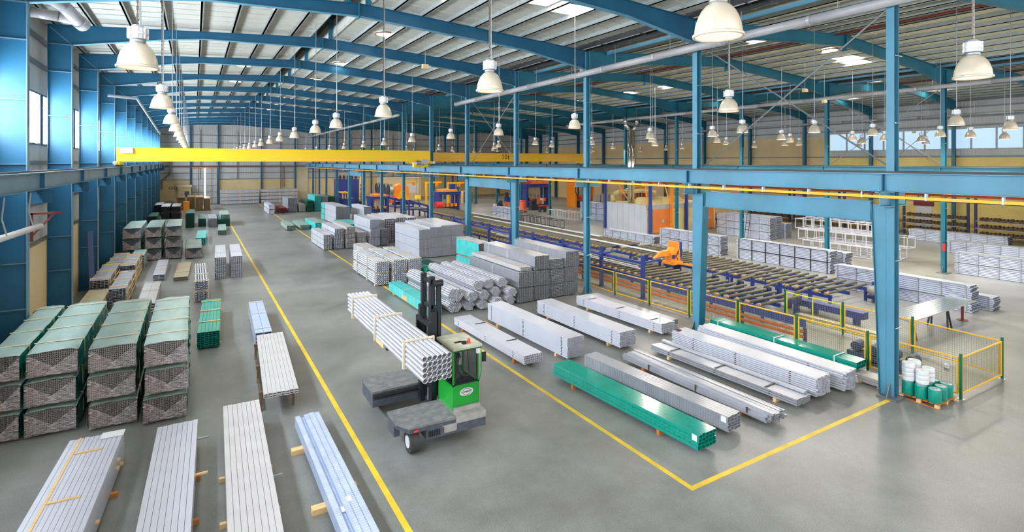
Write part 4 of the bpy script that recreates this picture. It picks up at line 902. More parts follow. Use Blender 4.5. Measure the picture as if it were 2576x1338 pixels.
tiers('silver ribbed stack right of the tied tubes', 15.22, 0.92, 25.0, 6.1, [(0.03, 0.82), (0.87, 1.68)], 'alu_grey', 8, 13, straps=(0.5,), smat='strap_grey')
bundle('profile_pack', 'flat grey pack with a timber batten lying on the first silver stack', 15.4, 25.1, 0.72, 6.0, 0.0, 0.22, 8, 3, 'alu_warm', indiv=False, zbase=1.72, blocks=(), straps=(0.1, 0.6), smat='timber')
tiers('tall silver ribbed stack, second from the tied tubes', 16.24, 0.98, 25.0, 6.1, T3, 'alu_grey', 6, 15, straps=(0.5, 0.9), smat='strap_grey')
tiers('silver ribbed stack, third from the tied tubes', 17.36, 0.9, 25.05, 5.9, [(0.03, 0.78), (0.83, 1.6), (1.65, 2.2)], 'alu_grey', 7, 9)
tiers('silver ribbed stack beside the third column', 18.34, 0.94, 25.0, 5.8, [(0.03, 0.8), (0.85, 1.66), (1.71, 2.56)], 'alu_grey', 7, 12, straps=(0.5,), smat='strap_grey')
for k in range(2):
    wrapped('turquoise film wrapped pack behind the tall silver stack, %s of two' % ('bottom', 'top')[k], 16.1, 31.5, 1.0, 3.5, 0.06, 1.15, zb=1.2 * k, top='alu_warm', side='teal_light', nx=8, nz=8, vfilm=False, straps=(0.33, 0.66, 0.99), smat='paper')
    bundle('profile_bundle', 'green film tube bundle in front of the big silver stack, %s of two' % ('lower', 'upper')[k], (13.0, 12.9)[k], 32.6, 0.7, 6.2, 0.05, 0.4, 5, 3, ('teal_dark', 'teal')[k], indiv=False, zbase=0.38 * k, shape='round', straps=(0.2, 0.8), smat='strap_grey', blocks=())
bundle('profile_bundle', 'low brown profile bundle beside the green film tubes', 13.8, 32.4, 0.6, 6.1, 0.05, 0.35, 6, 3, 'brown_profile', indiv=False)
bundle('profile_bundle', 'low dark green bundle on the floor before the turquoise packs', 14.6, 33.2, 0.8, 5.6, 0.05, 0.3, 6, 3, 'teal_dark', indiv=False)
# big silver block behind
for j, (x0, w, zt) in enumerate(((15.45, 0.86, 2.3), (16.36, 0.92, 2.45), (17.33, 0.94, 2.52), (18.32, 0.96, 2.54))):
    tiers('white block behind the tied tubes, %s column from the left' % ORD[j], x0, w, 40.6, 6.0, [(0.03, zt / 3 - 0.03), (zt / 3, zt * 2 / 3 - 0.03), (zt * 2 / 3, zt)], 'alu_white', 8, 9, straps=(0.5,) if j < 2 else (), smat='strap_grey')
tiers('grey strapped pack behind the timber framed tubes', 11.4, 1.1, 39.6, 5.6, [(0.03, 0.95)], 'alu_warm', 6, 6, straps=(0.1, 0.5, 0.9), smat='strap_cream')
for j, (x0, w, zt) in enumerate(((15.6, 0.95, 2.3), (16.75, 0.9, 2.35), (17.9, 0.9, 2.3))):
    tiers('white pack with black open ends behind the white block, %s from the left' % ORD[j], x0, w, 50.2, 6.0, [(0.03, 1.15), (1.18, zt)], 'alu_white', 5, 5, t=0.08)
tiers('white banded stack standing on the right aisle line', 9.72, 0.7, 48.7, 5.8, [(0.03, 0.42), (0.47, 0.9), (0.94, 1.34)], 'alu_white', 5, 4, t=0.1, straps=(0.5,), smat='cardboard')
tiers('white banded stack, second from the right aisle line', 10.66, 0.76, 48.7, 5.7, [(0.03, 0.42), (0.47, 0.9), (0.94, 1.4), (1.45, 1.82)], 'alu_white', 5, 4, t=0.1, straps=(0.5,), smat='cardboard')
tiers('white banded stack, third from the right aisle line', 11.66, 0.78, 48.6, 5.6, [(0.03, 0.42), (0.47, 0.9), (0.94, 1.26), (1.3, 1.56), (1.6, 1.92)], 'alu_warm', 6, 4, t=0.1)
tiers('white banded stack, fourth from the right aisle line', 12.7, 0.75, 48.7, 5.8, [(0.03, 0.42), (0.47, 0.88), (0.92, 1.36)], 'alu_warm', 6, 4, t=0.1, straps=(0.3,), smat='cardboard')
tiers('big white pack with grey ends behind the banded stacks', 13.8, 0.88, 48.6, 5.8, [(0.03, 0.8), (0.84, 1.6), (1.64, 2.46)], 'alu_white', 8, 9)
tiers('grey ended pack between the big white pack and the fifth column', 14.75, 0.8, 48.6, 5.6, [(0.03, 0.75), (0.8, 1.5)], 'alu_grey', 7, 7)
tiers('black ended white block with turquoise rear, left column', 14.95, 0.82, 67.6, 6.4, [(0.03, 0.75), (0.78, 1.5), (1.53, 2.25)], 'alu_white', 6, 6, t=0.06)
tiers('black ended white block with turquoise rear, right column', 15.85, 0.8, 67.6, 6.4, [(0.03, 0.75), (0.78, 1.5), (1.53, 2.2)], 'alu_white', 6, 6, t=0.06)
for k in range(3): wrapped('turquoise film wrapped rear pack of the black ended block, %s' % TIER[k], 14.95, 74.2, 1.6, 2.2, 0.03, 0.7, zb=0.75 * k, top='alu_warm', side='teal_light', nx=4, nz=3, vfilm=False, straps=(0.5,))
tiers('white pack with black ends beside the sixth column', 17.85, 0.9, 65.6, 6.0, [(0.03, 1.1), (1.15, 2.2)], 'alu_white', 6, 6, t=0.06)
tiers('low black ended pack beside the sixth column', 18.8, 0.52, 65.8, 6.0, [(0.03, 1.3)], 'alu_grey', 5, 6, t=0.06)
wrapped('turquoise wrapped pack lying before the black ended block', 14.3, 60.2, 1.9, 6.0, 0.04, 0.8, top='teal_light', side='teal_light', nx=10, nz=5, vfilm=False, endm='teal_dark', straps=(0.4, 0.8))
wrapped('large turquoise wrapped pack left of the black ended block', 11.6, 62.4, 1.1, 6.4, 0.04, 0.95, top='film_top', side='teal_light', nx=10, nz=5, vfilm=False, endm='teal_light', straps=(0.1, 0.5))
bundle('profile_bundle', 'small mint and cream bundle alone on the aisle side at the rear', 8.96, 64.7, 0.84, 6.0, 0.08, 0.55, 6, 4, 'film_top', indiv=False, rot=-math.radians(1), bm_='timber_orange', straps=(), over=0.15)
bundle('profile_bundle', 'mint green bundle on the rear right aisle line', 10.38, 64.7, 1.0, 5.9, 0.06, 0.54, 8, 4, 'film_top', indiv=False, over=0.2, bm_='timber_orange')
for k in range(2): wrapped('white film wrapped pack at the rear right aisle line, %s of two' % ('bottom', 'top')[k], 9.5, 86.3, 0.72, 6.5, 0.04, 0.66, zb=0.71 * k, top='wrap_white', side='wrap_white', nx=5, nz=4, endm='wrap_white', straps=())
bundle('profile_bundle', 'red brown bundle at the rear of the right stacks', 11.08, 86.6, 0.84, 6.3, 0.1, 0.83, 6, 5, 'dark_red', indiv=False)
R3 = [('mint topped tall pack', 12.28, 1.28, 87.6, [(0.04, 1.05), (1.1, 2.2)], 'alu_grey'), ('low brownish pack', 13.9, 0.88, 87.3, [(0.04, 0.6), (0.64, 1.22)], 'alu_warm'), ('green tinted pack', 14.92, 0.9, 87.0, [(0.04, 0.85), (0.9, 1.74)], 'teal_dark'),
      ('turquoise sided pack', 16.1, 0.96, 87.4, [(0.04, 1.2), (1.25, 2.45)], 'teal_light'), ('grey pack', 17.3, 0.95, 88.0, [(0.04, 1.1), (1.15, 2.3)], 'alu_grey'), ('dark green pack', 18.45, 0.95, 88.2, [(0.04, 1.1), (1.15, 2.2)], 'teal_dark')]
for nm, x0, w, y0, zs, m in R3: tiers('%s in the rearmost right row' % nm, x0, w, y0, 6.0, zs, m, 7, 7)

# ------------------------------------------------------------------ side loading forklift
FX, FY = 5.8, 15.3
fk = thing('side_forklift', 'green and grey side loading forklift in the aisle with a mast and a cab', 'forklift', (FX, FY, 0))
def L2(x, y): return (x - FX, y - FY)
poly = [L2(4.62, 14.65), L2(4.62, 13.88), L2(4.84, 13.45), L2(6.15, 13.38), L2(6.15, 14.65)]
fp = MB().prism(poly, 'z', 0.72, 0.78).build('front_deck', 'deck_grey', fk)
MB().prism([L2(4.64, 14.63), L2(4.64, 13.9), L2(4.86, 13.47), L2(6.15, 13.4), L2(6.15, 14.63)], 'z', 0.6, 0.72).build('deck_edge', 'chassis', fp)
MB().prism([L2(4.64, 14.63), L2(4.64, 14.1), L2(4.8, 14.1), L2(4.8, 14.63)], 'z', 0.3, 0.6).prism([L2(5.3, 14.6), L2(5.3, 13.42), L2(7.04, 13.36), L2(7.04, 14.6)], 'z', 0.36, 0.6).build('side_skirt', 'chassis', fp)
MB().prism([L2(5.75, 13.41), L2(5.9, 13.39), L2(6.3, 13.39), L2(6.45, 13.41)], 'z', 0.42, 0.62).build('step_recess', 'tread_plate', fp)
gr = MB()
for i in range(7): gr.box(*[v - FX for v in (5.36 + 0.05 * i, 5.38 + 0.05 * i)], 13.385 - FY, 13.41 - FY, 0.42, 0.58)
gr.build('grille', 'rubber_black', fp)
for x in (4.95, 6.88):
    MB().box(x - FX, x - FX + 0.12, 13.36 - FY - (0.0 if x > 6 else -0.05), 13.42 - FY, 0.64, 0.69).build('tail_light', 'red_lamp', fp)
MB().prism([L2(6.15, 14.65), L2(6.15, 13.38), L2(7.04, 13.34), L2(7.04, 14.65)], 'z', 0.6, 0.785).build('tread_deck', 'tread_plate', fk)
MB().box(6.2 - FX, 7.0 - FX, 13.62 - FY, 13.7 - FY, 0.785, 0.9).build('tread_step', 'tread_plate', fk)
rp = MB().prism([L2(4.62, 16.1), L2(6.95, 16.1), L2(6.95, 17.35), L2(4.8, 17.35), L2(4.62, 17.1)], 'z', 0.72, 0.78).build('rear_deck', 'deck_grey', fk)
MB().prism([L2(4.64, 16.12), L2(6.95, 16.12), L2(6.95, 17.33), L2(4.66, 17.33)], 'z', 0.3, 0.72).build('side_skirt', 'chassis', rp)
MB().cyl((4.66 - FX, 16.08 - FY, 0.62), (6.6 - FX, 16.08 - FY, 0.62), 0.05, 10).build('bumper_roll', 'rubber_black', rp)
MB().box(4.65 - FX, 6.6 - FX, 16.09 - FY, 16.12 - FY, 0.32, 0.52).build('skirt_plate', 'chassis', rp)
MB().box(6.6 - FX, 7.05 - FX, 14.6 - FY, 16.15 - FY, 0.3, 0.76).build('engine_frame', 'chassis', fk)
MB().box(6.62 - FX, 7.03 - FX, 15.0 - FY, 17.2 - FY, 0.78, 1.35).build('engine_cover', 'green_paint', fk)
def wheel(x, y, r=0.29, w=0.26):
    o = MB().cyl((x - FX - w / 2, y - FY, r), (x - FX + w / 2, y - FY, r), r, 24).build('wheel', 'tyre', fk)
    MB().cyl((x - FX - w / 2 - 0.015, y - FY, r), (x - FX - w / 2 + 0.01, y - FY, r), r * 0.55, 18).build('hub', 'white_paint', o)
wheel(5.02, 13.72); wheel(5.02, 17.02); wheel(6.83, 15.4, 0.27)
# mast
MX = 6.05 - FX
for y in (14.95, 15.85):
    MB().box(MX - 0.02, MX + 0.14, y - FY - 0.1, y - FY + 0.1, 0.32, 3.3).build('outer_upright', 'mast_black', fk)
    yi = 15.07 if y < 15.5 else 15.73
    MB().box(MX, MX + 0.15, yi - FY - 0.07, yi - FY + 0.07, 0.6, 4.3).build('inner_upright', 'mast_black', fk)
for z in (1.0, 1.9, 2.9, 3.4, 4.15): MB().box(MX + 0.03, MX + 0.09, 15.0 - FY, 15.8 - FY, z - 0.06, z + 0.06).build('cross_member', 'mast_black', fk)
MB().cyl((MX + 0.24, 14.95 - FY, 0.8), (MX + 0.24, 14.95 - FY, 4.1), 0.08, 14).build('lift_cylinder', 'mast_black', fk)
MB().cyl((MX + 0.18, 15.6 - FY, 0.4), (MX + 0.18, 15.6 - FY, 3.9), 0.04, 12).build('lift_ram', 'zinc', fk)
MB().cyl((MX + 0.05, 14.9 - FY, 4.12), (MX + 0.34, 14.9 - FY, 4.12), 0.1, 14).build('chain_wheel', 'mast_black', fk)
MB().box(MX + 0.02, MX + 0.32, 14.82 - FY, 15.05 - FY, 2.3, 2.36).build('mast_flange', 'chain', fk)
ca = MB().box(MX - 0.1, MX - 0.02, 14.85 - FY, 15.95 - FY, 2.36, 2.5).box(MX - 0.1, MX - 0.02, 14.85 - FY, 15.95 - FY, 2.85, 2.98).box(MX - 0.1, MX - 0.02, 14.85 - FY, 14.95 - FY, 2.5, 2.85).box(MX - 0.1, MX - 0.02, 15.85 - FY, 15.95 - FY, 2.5, 2.85).build('fork_carriage', 'mast_black', fk)
for y in (14.98, 15.82): MB().box(4.7 - FX, MX - 0.02, y - FY - 0.06, y - FY + 0.06, 2.375, 2.42).build('fork', 'mast_black', fk)
# cab
c0, c1, d0, d1 = 6.2 - FX, 7.02 - FX, 13.72 - FY, 14.78 - FY
cb = MB().box(c0, c1, d0, d0 + 0.03, 0.79, 1.5).box(c0, c0 + 0.03, d0 + .03, d1, 0.79, 1.46).box(c1 - 0.03, c1, d0 + .03, d1, 0.79, 1.46).box(c0, c1, d1 - 0.03, d1, 0.79, 1.6).build('cab_body', 'green_paint', fk)
MB().box(c0 + 0.02, c1 - 0.02, d0 + 0.02, d1 - 0.02, 0.79, 0.85).build('cab_floor', 'rubber_black', fk)
for x, y in ((c0, d0), (c1 - 0.05, d0), (c0, d1 - 0.05), (c1 - 0.05, d1 - 0.05)):
    MB().box(x, x + 0.05, y, y + 0.05, 1.46, 2.48).build('cab_pillar', 'green_paint', fk)
MB().box(c0 + 0.05, c0 + 0.09, d0 - 0.008, d0 + 0.0, 1.5, 2.44).box(c1 - 0.09, c1 - 0.05, d0 - 0.008, d0, 1.5, 2.44).box(c0 + 0.05, c1 - 0.05, d0 - 0.008, d0, 1.48, 1.53).box(c0 + 0.05, c1 - 0.05, d0 - 0.008, d0, 2.4, 2.45).build('windscreen_seal', 'rubber_black', fk)
MB().box(c0 + 0.05, c1 - 0.05, d0 + 0.01, d0 + 0.015, 1.5, 2.44).build('windscreen', 'cab_glass', fk)
MB().box(c0 + 0.008, c0 + 0.013, d0 + 0.06, d1 - 0.06, 1.48, 2.44).build('side_window', 'cab_glass', fk); MB().box(c1 - 0.013, c1 - 0.008, d0 + 0.06, d1 - 0.06, 1.48, 2.44).build('side_window', 'cab_glass', fk)
rf = MB().prism([(c0 - 0.03, d0 - 0.1), (c1 + 0.05, d0 - 0.1), (c1 + 0.05, d1 + 0.05), (c0 - 0.03, d1 + 0.05)], 'z', 2.48, 2.55).build('cab_roof', 'roof_dust', fk)
MB().box(c0 - 0.02, c1 + 0.04, d0 - 0.09, d0 - 0.07, 2.44, 2.48).box(c0 - 0.02, c0, d0 - 0.07, d1 + 0.04, 2.44, 2.48).build('roof_trim', 'green_dark', rf)
MB().lathe([(0.0, 0.12), (0.035, 0.11), (0.05, 0.07), (0.055, 0.0)], 14, (c0 + c1) / 2 + 0.15, d0 + 0.15, 2.57).build('beacon', 'red_lamp', rf, True)
MB().box((c0 + c1) / 2 - 0.05, (c0 + c1) / 2 + 0.06, d0 + 0.1, d0 + 0.2, 2.55, 2.62).build('camera_box', 'rubber_black', rf)
for i in range(3): MB().path([(c0 + 0.2, d0 + 0.3 + 0.05 * i, 2.56), (c0 + 0.4, d0 + 0.25 + 0.04 * i, 2.58), (c0 + 0.5, d0 + 0.18, 2.56)], 0.008, 5).build('cable', 'rubber_black', rf)
MB().box(c1 - 0.14, c1 - 0.03, d0 - 0.15, d0 - 0.08, 2.32, 2.44).build('work_light', 'white_paint', fk)
mi = MB().box(c1 + 0.16, c1 + 0.28, d0 + 0.1, d0 + 0.14, 1.95, 2.22).build('mirror', 'rubber_black', fk); MB().path([(c1, d0 + 0.1, 2.35), (c1 + 0.12, d0 + 0.1, 2.25), (c1 + 0.18, d0 + 0.12, 2.1)], 0.012, 6).build('mirror_arm', 'green_paint', fk)
MB().path([(c1 + 0.02, d0 + 0.02, 1.5), (c1 + 0.08, d0 + 0.02, 1.7), (c1 + 0.08, d0 + 0.02, 2.3), (c1 + 0.02, d0 + 0.02, 2.45)], 0.014, 6).build('hand_rail', 'green_paint', fk)
MB().box(c0 + 0.15, c0 + 0.55, d0 + 0.35, d0 + 0.8, 0.85, 1.3).box(c0 + 0.1, c0 + 0.2, d0 + 0.35, d0 + 0.8, 1.3, 1.85).build('driver_seat', 'seat_green', fk)
MB().path([(c1 - 0.2, d0 + 0.45, 0.85), (c1 - 0.28, d0 + 0.45, 1.45)], 0.025, 8).build('steering_column', 'rubber_black', fk)
sw = MB(); n = 14
for i in range(n):
    a, b_ = 2 * math.pi * i / n, 2 * math.pi * (i + 1) / n
    sw.cyl((c1 - 0.28 - 0.05 * math.sin(a), d0 + 0.45 + 0.14 * math.cos(a), 1.47 + 0.12 * math.sin(a)), (c1 - 0.28 - 0.05 * math.sin(b_), d0 + 0.45 + 0.14 * math.cos(b_), 1.47 + 0.12 * math.sin(b_)), 0.012, 6)
sw.build('steering_wheel', 'rubber_black', fk)
MB().path([(c0 + 0.45, d0 - 0.01, 2.42), (c0 + 0.5, d0 - 0.012, 1.75)], 0.01, 5).build('wiper', 'rubber_black', fk)
ov = MB(); N = 28
ov.add([(c0 + 0.42 + 0.21 * math.cos(2 * math.pi * i / N), d0 - 0.004, 1.25 + 0.115 * math.sin(2 * math.pi * i / N)) for i in range(N)], [tuple(range(N))])
badge = ov.build('badge', 'white_paint', fk)
arc = MB()
for s in (0.25, math.pi + 0.25):
    for i in range(8):
        a, b_ = s + i * 0.33 - 0.2, s + (i + 1) * 0.33 - 0.2
        arc.bar((c0 + 0.42 + 0.12 * math.cos(a), d0 - 0.008, 1.25 + 0.095 * math.sin(a)), (c0 + 0.42 + 0.12 * math.cos(b_), d0 - 0.008, 1.25 + 0.095 * math.sin(b_)), 0.006, 0.008)
arc.build('badge_ring', 'dark_iron', badge)
me = text_mesh('COMBILIFT', 0.072, 0.002); me.materials.append(MATS['text_black']); place(me, 'lettering', badge, (c0 + 0.42, d0 - 0.01, 1.25), (math.pi / 2, 0, 0))
# driver
def skin_obj(name, m, joints, edges, radii, parent=None, lvl=2):
    me = bpy.data.meshes.new(name); me.from_pydata(joints, edges, []); me.materials.append(MATS[m])
    o = bpy.data.objects.new(name, me); col.objects.link(o)
    if parent: o.parent = parent
    md = o.modifiers.new('skin', 'SKIN'); md.use_smooth_shade = True
    if not me.skin_vertices: me.skin_vertices.new() if hasattr(me.skin_vertices, 'new') else None
    sv = me.skin_vertices[0].data
    for i, r in enumerate(radii): sv[i].radius = (r, r) if not isinstance(r, tuple) else r
    sv[0].use_root = True
    sb = o.modifiers.new('smooth', 'SUBSURF'); sb.levels = lvl; sb.render_levels = lvl
    return o
J = [(0, 0, 1.38), (0.0, 0, 1.55), (0.02, 0, 1.74), (0.04, 0, 1.87), (0.06, 0, 1.95), (0.07, 0, 2.05), (0.07, 0, 2.13),
     (0.02, -0.17, 1.78), (0.12, -0.22, 1.58), (0.3, -0.13, 1.5), (0.02, 0.17, 1.78), (0.12, 0.22, 1.58), (0.3, 0.13, 1.5),
     (0.05, -0.1, 1.36), (0.42, -0.12, 1.38), (0.46, -0.12, 1.0), (0.56, -0.12, 0.93), (0.05, 0.1, 1.36), (0.42, 0.12, 1.38), (0.46, 0.12, 1.0), (0.56, 0.12, 0.93)]
Eg = [(0, 1), (1, 2), (2, 3), (3, 4), (4, 5), (5, 6), (2, 7), (7, 8), (8, 9), (2, 10), (10, 11), (11, 12), (0, 13), (13, 14), (14, 15), (15, 16), (0, 17), (17, 18), (18, 19), (19, 20)]
Rd = [0.12, 0.12, 0.12, 0.05, 0.055, 0.085, 0.075, 0.055, 0.04, 0.026, 0.055, 0.04, 0.026, 0.08, 0.06, 0.04, 0.04, 0.08, 0.06, 0.04, 0.04]
for k, s in ((9, -1), (12, 1)):       # hands: palm, four fingers and a thumb closed on the wheel
    b0 = J[k]; pi = len(J); J.append((b0[0] + 0.06, b0[1] * 0.98, b0[2] - 0.0)); Eg.append((k, pi)); Rd.append(0.022)
    for f, (dz, ln) in enumerate(((0.03, 0.035), (0.012, 0.04), (-0.008, 0.038), (-0.027, 0.03))):
        a = len(J); J += [(b0[0] + 0.06 + ln, b0[1] * 0.98, b0[2] + dz), (b0[0] + 0.06 + ln, b0[1] * 0.98 - s * 0.022, b0[2] + dz - 0.006)]; Eg += [(pi, a), (a, a + 1)]; Rd += [0.008, 0.007]
    a = len(J); J += [(b0[0] + 0.055, b0[1] * 0.98 - s * 0.025, b0[2] + 0.03), (b0[0] + 0.085, b0[1] * 0.98 - s * 0.03, b0[2] + 0.035)]; Eg += [(pi, a), (a, a + 1)]; Rd += [0.009, 0.008]
pe = skin_obj('person', 'skin', J, Eg, Rd)
pe.location = (6.52, 14.25, 0.02); tag(pe, 'seated driver in a grey shirt inside the green forklift cab', 'person')
sh = skin_obj('shirt', 'shirt_grey', J[:4] + J[7:9] + J[10:12], [(0, 1), (1, 2), (2, 3), (2, 4), (4, 5), (2, 6), (6, 7)], [0.135, 0.135, 0.135, 0.062, 0.07, 0.054, 0.07, 0.054], pe)
tr = skin_obj('trousers', 'trousers', [J[0], J[13], J[14], J[15], J[17], J[18], J[19]], [(0, 1), (1, 2), (2, 3), (0, 4), (4, 5), (5, 6)], [0.14, 0.095, 0.072, 0.05, 0.095, 0.072, 0.05], pe)
hr = MB(); hr.lathe([(0.0, 0.1), (0.05, 0.09), (0.085, 0.05), (0.095, 0.0), (0.092, -0.04)], 16, 0.055, 0, 2.09).build('hair', 'hair_dark', pe, True)
for s in (-1, 1):
    MB().lathe([(0, 0.01), (0.01, 0), (0, -0.01)], 8, 0.155, s * 0.032, 2.065).build('eye', 'text_black', pe, True)
MB().box(0.15, 0.175, -0.012, 0.012, 2.02, 2.055).build('nose', 'skin', pe); MB().box(0.145, 0.158, -0.025, 0.025, 1.995, 2.004).build('mouth', 'dark_red', pe)
# load of tubes on the forks
ld = thing('tube_pack', 'bundle of silver round tubes in timber frames carried on the forklift forks', 'tube pack', (5.02, 12.0, 2.43))
one = MB().rtube(0, 0, 0, 7.2, 0.0625, 18, 0.12, 4.5).mesh('tube', 'pipe_alu', True)
inner = MB().box(-0.054, 0.054, 0.01, 0.4, -0.003, 0.003).box(-0.003, 0.003, 0.01, 0.4, -0.054, 0.054).box(-0.03, 0.03, 0.012, 0.38, -0.0305, -0.0265).box(-0.03, 0.03, 0.012, 0.38, 0.0265, 0.0305).box(-0.0305, -0.0265, 0.012, 0.38, -0.03, 0.03).box(0.0265, 0.0305, 0.012, 0.38, -0.03, 0.03).mesh('inner_web', 'alu_end')
for k in range(5):
    for i in range(6): place(inner, 'inner_web', place(one, 'tube', ld, (-0.3163 + 0.1265 * i, rnd.uniform(-0.02, 0.02), 0.1145 + 0.1255 * k)))
fr = MB().box(-0.43, 0.43, -0.035, 0.035, 0.682, 0.72).box(-0.43, 0.43, -0.035, 0.035, 0.0, 0.05).box(-0.43, -0.383, -0.035, 0.035, 0.05, 0.682).box(0.383, 0.43, -0.035, 0.035, 0.05, 0.682).mesh('timber_frame', 'strap_cream')
for y in (1.25, 3.8, 6.4): place(fr, 'timber_frame', ld, (0, y, 0))
MB().box(-0.4, -0.385, 3.0, 3.7, 0.0, 0.12).build('cardboard_piece', 'cardboard', ld)

# ------------------------------------------------------------------ machine fence
def fence(label, pts, mats=None, posts=None):
    o = thing('safety_fence', label, 'fence', (pts[0][0], pts[0][1], 0)); ox, oy = pts[0]
    pm_ = MB().box(-0.035, 0.035, -0.035, 0.035, 0.012, 1.48).mesh('fence_post', 'green_post'); ft = MB().box(-0.09, 0.09, -0.09, 0.09, 0, 0.012).mesh('foot_plate', 'zinc')
    for i, (x, y) in enumerate(pts):
        if posts is None or i in posts: place(ft, 'foot_plate', place(pm_, 'fence_post', o, (x - ox, y - oy, 0)))
    w = 0.04; z0, z1 = 0.15, 1.36
    for i, (p, q) in enumerate(zip(pts, pts[1:])):
        a = math.atan2(q[1] - p[1], q[0] - p[0]); Lg = math.hypot(q[0] - p[0], q[1] - p[1]); x0, x1 = 0.07, Lg - 0.07; m = mats[i] if mats else 'fence_yellow'
        f = MB().box(x0, x1, -0.02, 0.02, z1 - w, z1).box(x0, x1, -0.02, 0.02, z0, z0 + w).box(x0, x0 + w, -0.02, 0.02, z0 + w, z1 - w).box(x1 - w, x1, -0.02, 0.02, z0 + w, z1 - w)
        if m == 'fence_lime': f.box(Lg / 2 - w / 2, Lg / 2 + w / 2, -0.02, 0.02, z0 + w, z1 - w)
        pn = f.build('mesh_panel', m, o, loc=(p[0] - ox, p[1] - oy, 0)); pn.rotation_euler = (0, 0, a)
        wm = MB(); n = int((x1 - x0) / 0.075)
        for k in range(1, n): x = x0 + (x1 - x0) * k / n; wm.box(x - 0.003, x + 0.003, -0.003, 0.003, z0 + w, z1 - w)
        for k in range(1, 15): z = z0 + (z1 - z0) * k / 15; wm.box(x0 + w, x1 - w, -0.006, 0.0, z - 0.003, z + 0.003)
        stuff(wm.build('wire_mesh', 'mesh_wire', pn))
        cl = MB().box(-0.04, 0.05, -0.015, 0.015, -0.015, 0.015).mesh('clip', 'zinc')
        for x in (0.05, Lg - 0.06):
            for z in (0.35, 1.15): place(cl, 'clip', pn, (x, 0, z))
LINE = [(21.5, 7.63), (21.48, 10.43), (21.38, 13.1), (21.28, 15.8), (21.17, 18.49), (21.06, 21.1), (20.98, 23.76), (20.96, 26.4), (20.94, 29.0), (20.92, 31.6)]
fence('long yellow mesh safety fence with green posts beside the conveyor', LINE)
L3 = [(21.5, 7.63), (24.77, 7.59), (25.0, 10.46), (24.97, 13.16), (25.0, 15.9)]
fence('short inner mesh fence with a lime yellow panel behind the nearest column', L3, mats=['fence_yellow', 'fence_yellow', 'fence_yellow', 'fence_lime'], posts=(1, 2, 3, 4))
# ------------------------------------------------------------------ pallet of film rolls
pl = thing('pallet', 'wooden pallet on the floor beside the nearest column', 'pallet', (20.6, 8.2, 0))
for i in range(7): MB().box(-0.62, 0.62, -0.55 + i * 0.157, -0.55 + i * 0.157 + 0.12, 0.12, 0.142).build('deck_board', 'timber_orange', pl)
for x in (-0.57, 0, 0.57):
    MB().box(x - 0.05, x + 0.05, -0.55, 0.55, 0.0, 0.02).build('bottom_board', 'timber_orange', pl)
    for y in (-0.49, 0, 0.49): MB().box(x - 0.05, x + 0.05, y - 0.06, y + 0.06, 0.02, 0.12).build('block', 'timber', pl)
drum = MB().lathe([(0.0, 0.0), (0.17, 0.0), (0.175, 0.01), (0.175, 0.4), (0.165, 0.42)], 24).mesh('roll', 'teal', True)
capm = MB().lathe([(0.17, 0.41), (0.1, 0.435), (0.05, 0.43), (0.05, 0.38)], 20).mesh('film_cap', 'film_grey', True)
for j, y in enumerate((-0.37, 0.0, 0.37)):
    for i, x in enumerate((-0.41, 0.0, 0.41)):
        o = thing('film_roll', 'teal stretch film roll on the pallet, %s row, %s' % (('front', 'middle', 'rear')[j], ('left', 'centre', 'right')[i]), 'roll', (20.6 + x + rnd.uniform(-.02, .02), 8.2 + y, 0.143)); place(drum, 'roll', o); place(capm, 'film_cap', o)
wr_ = MB().lathe([(0.04, 0.0), (0.17, 0.0), (0.178, 0.02), (0.178, 0.12), (0.17, 0.14), (0.04, 0.14), (0.04, 0.0)], 22).mesh('tape_roll', 'paper', True)
GR = 'white tape rolls stacked on the film rolls'
for x, y, n_, nm in ((-0.41, 0.37, 4, 'left rear'), (0.0, 0.37, 4, 'middle rear'), (-0.35, 0.0, 3, 'left front'), (0.06, 0.0, 3, 'middle front')):
    for k in range(n_): tag(place(wr_, 'tape_roll', None, (20.6 + x, 8.2 + y, 0.583 + 0.143 * k)), 'white tape roll in the %s pile on the pallet, %s from below' % (nm, ORD[k]), 'roll', GR)

# ------------------------------------------------------------------ conveyors in the second bay
def conveyor(label, x0, x1, y0, y1, pitch, z, skew=0.0, r=0.06, legs=3.0, ends=True, m='roller'):
    o = thing('roller_conveyor', label, 'conveyor', (x0, y0, 0)); w = x1 - x0; n = int((y1 - y0) / pitch)
    rm = MB().cyl((0.25, 0, 0), (w - 0.05, skew, 0), r, 10).mesh('roller', m, True)
    em = MB().cyl((0.0, 0, 0), (0.25, 0, 0), r * 1.15, 10).mesh('roller_end', 'roller_end', True); bx_ = MB().box(0.5, 0.75, -0.08, 0.14, -0.35, -0.06).mesh('drive_box', 'machine_blue')
    for i in range(n):
        y = i * pitch
        place(rm, 'roller', o, (0, y, z))
        if ends: place(em, 'roller_end', o, (0, y, z))
        if i % 2: place(bx_, 'drive_box', o, (0.3 * (i % 3), y, z))
    for x in (0.45, w * 0.5, w - 0.3): MB().box(x - 0.05, x + 0.05, -0.1, y1 - y0, z - 0.3, z - 0.12).build('side_beam', 'machine_blue', o)
    lm = MB().box(-0.06, 0.06, -0.06, 0.06, 0, z - 0.3).mesh('leg', 'machine_blue')
    for i in range(int((y1 - y0) / legs) + 1):
        for x in (0.45, w - 0.3): place(lm, 'leg', o, (x, i * legs, 0))
    return o
conveyor('front roller conveyor with paired rollers right behind the long fence', 23.2, 26.6, 16.2, 62, 0.6, 0.85, r=0.075)
conveyor('blue roller conveyor with long lifting bars beside the silver stacks', 28.3, 32.6, 15.8, 33, 0.55, 0.85, skew=0.1, r=0.07)
conveyor('long outfeed roller conveyor running far back in the second bay', 28.0, 32.4, 33.6, 74, 0.5, 0.85, r=0.075)
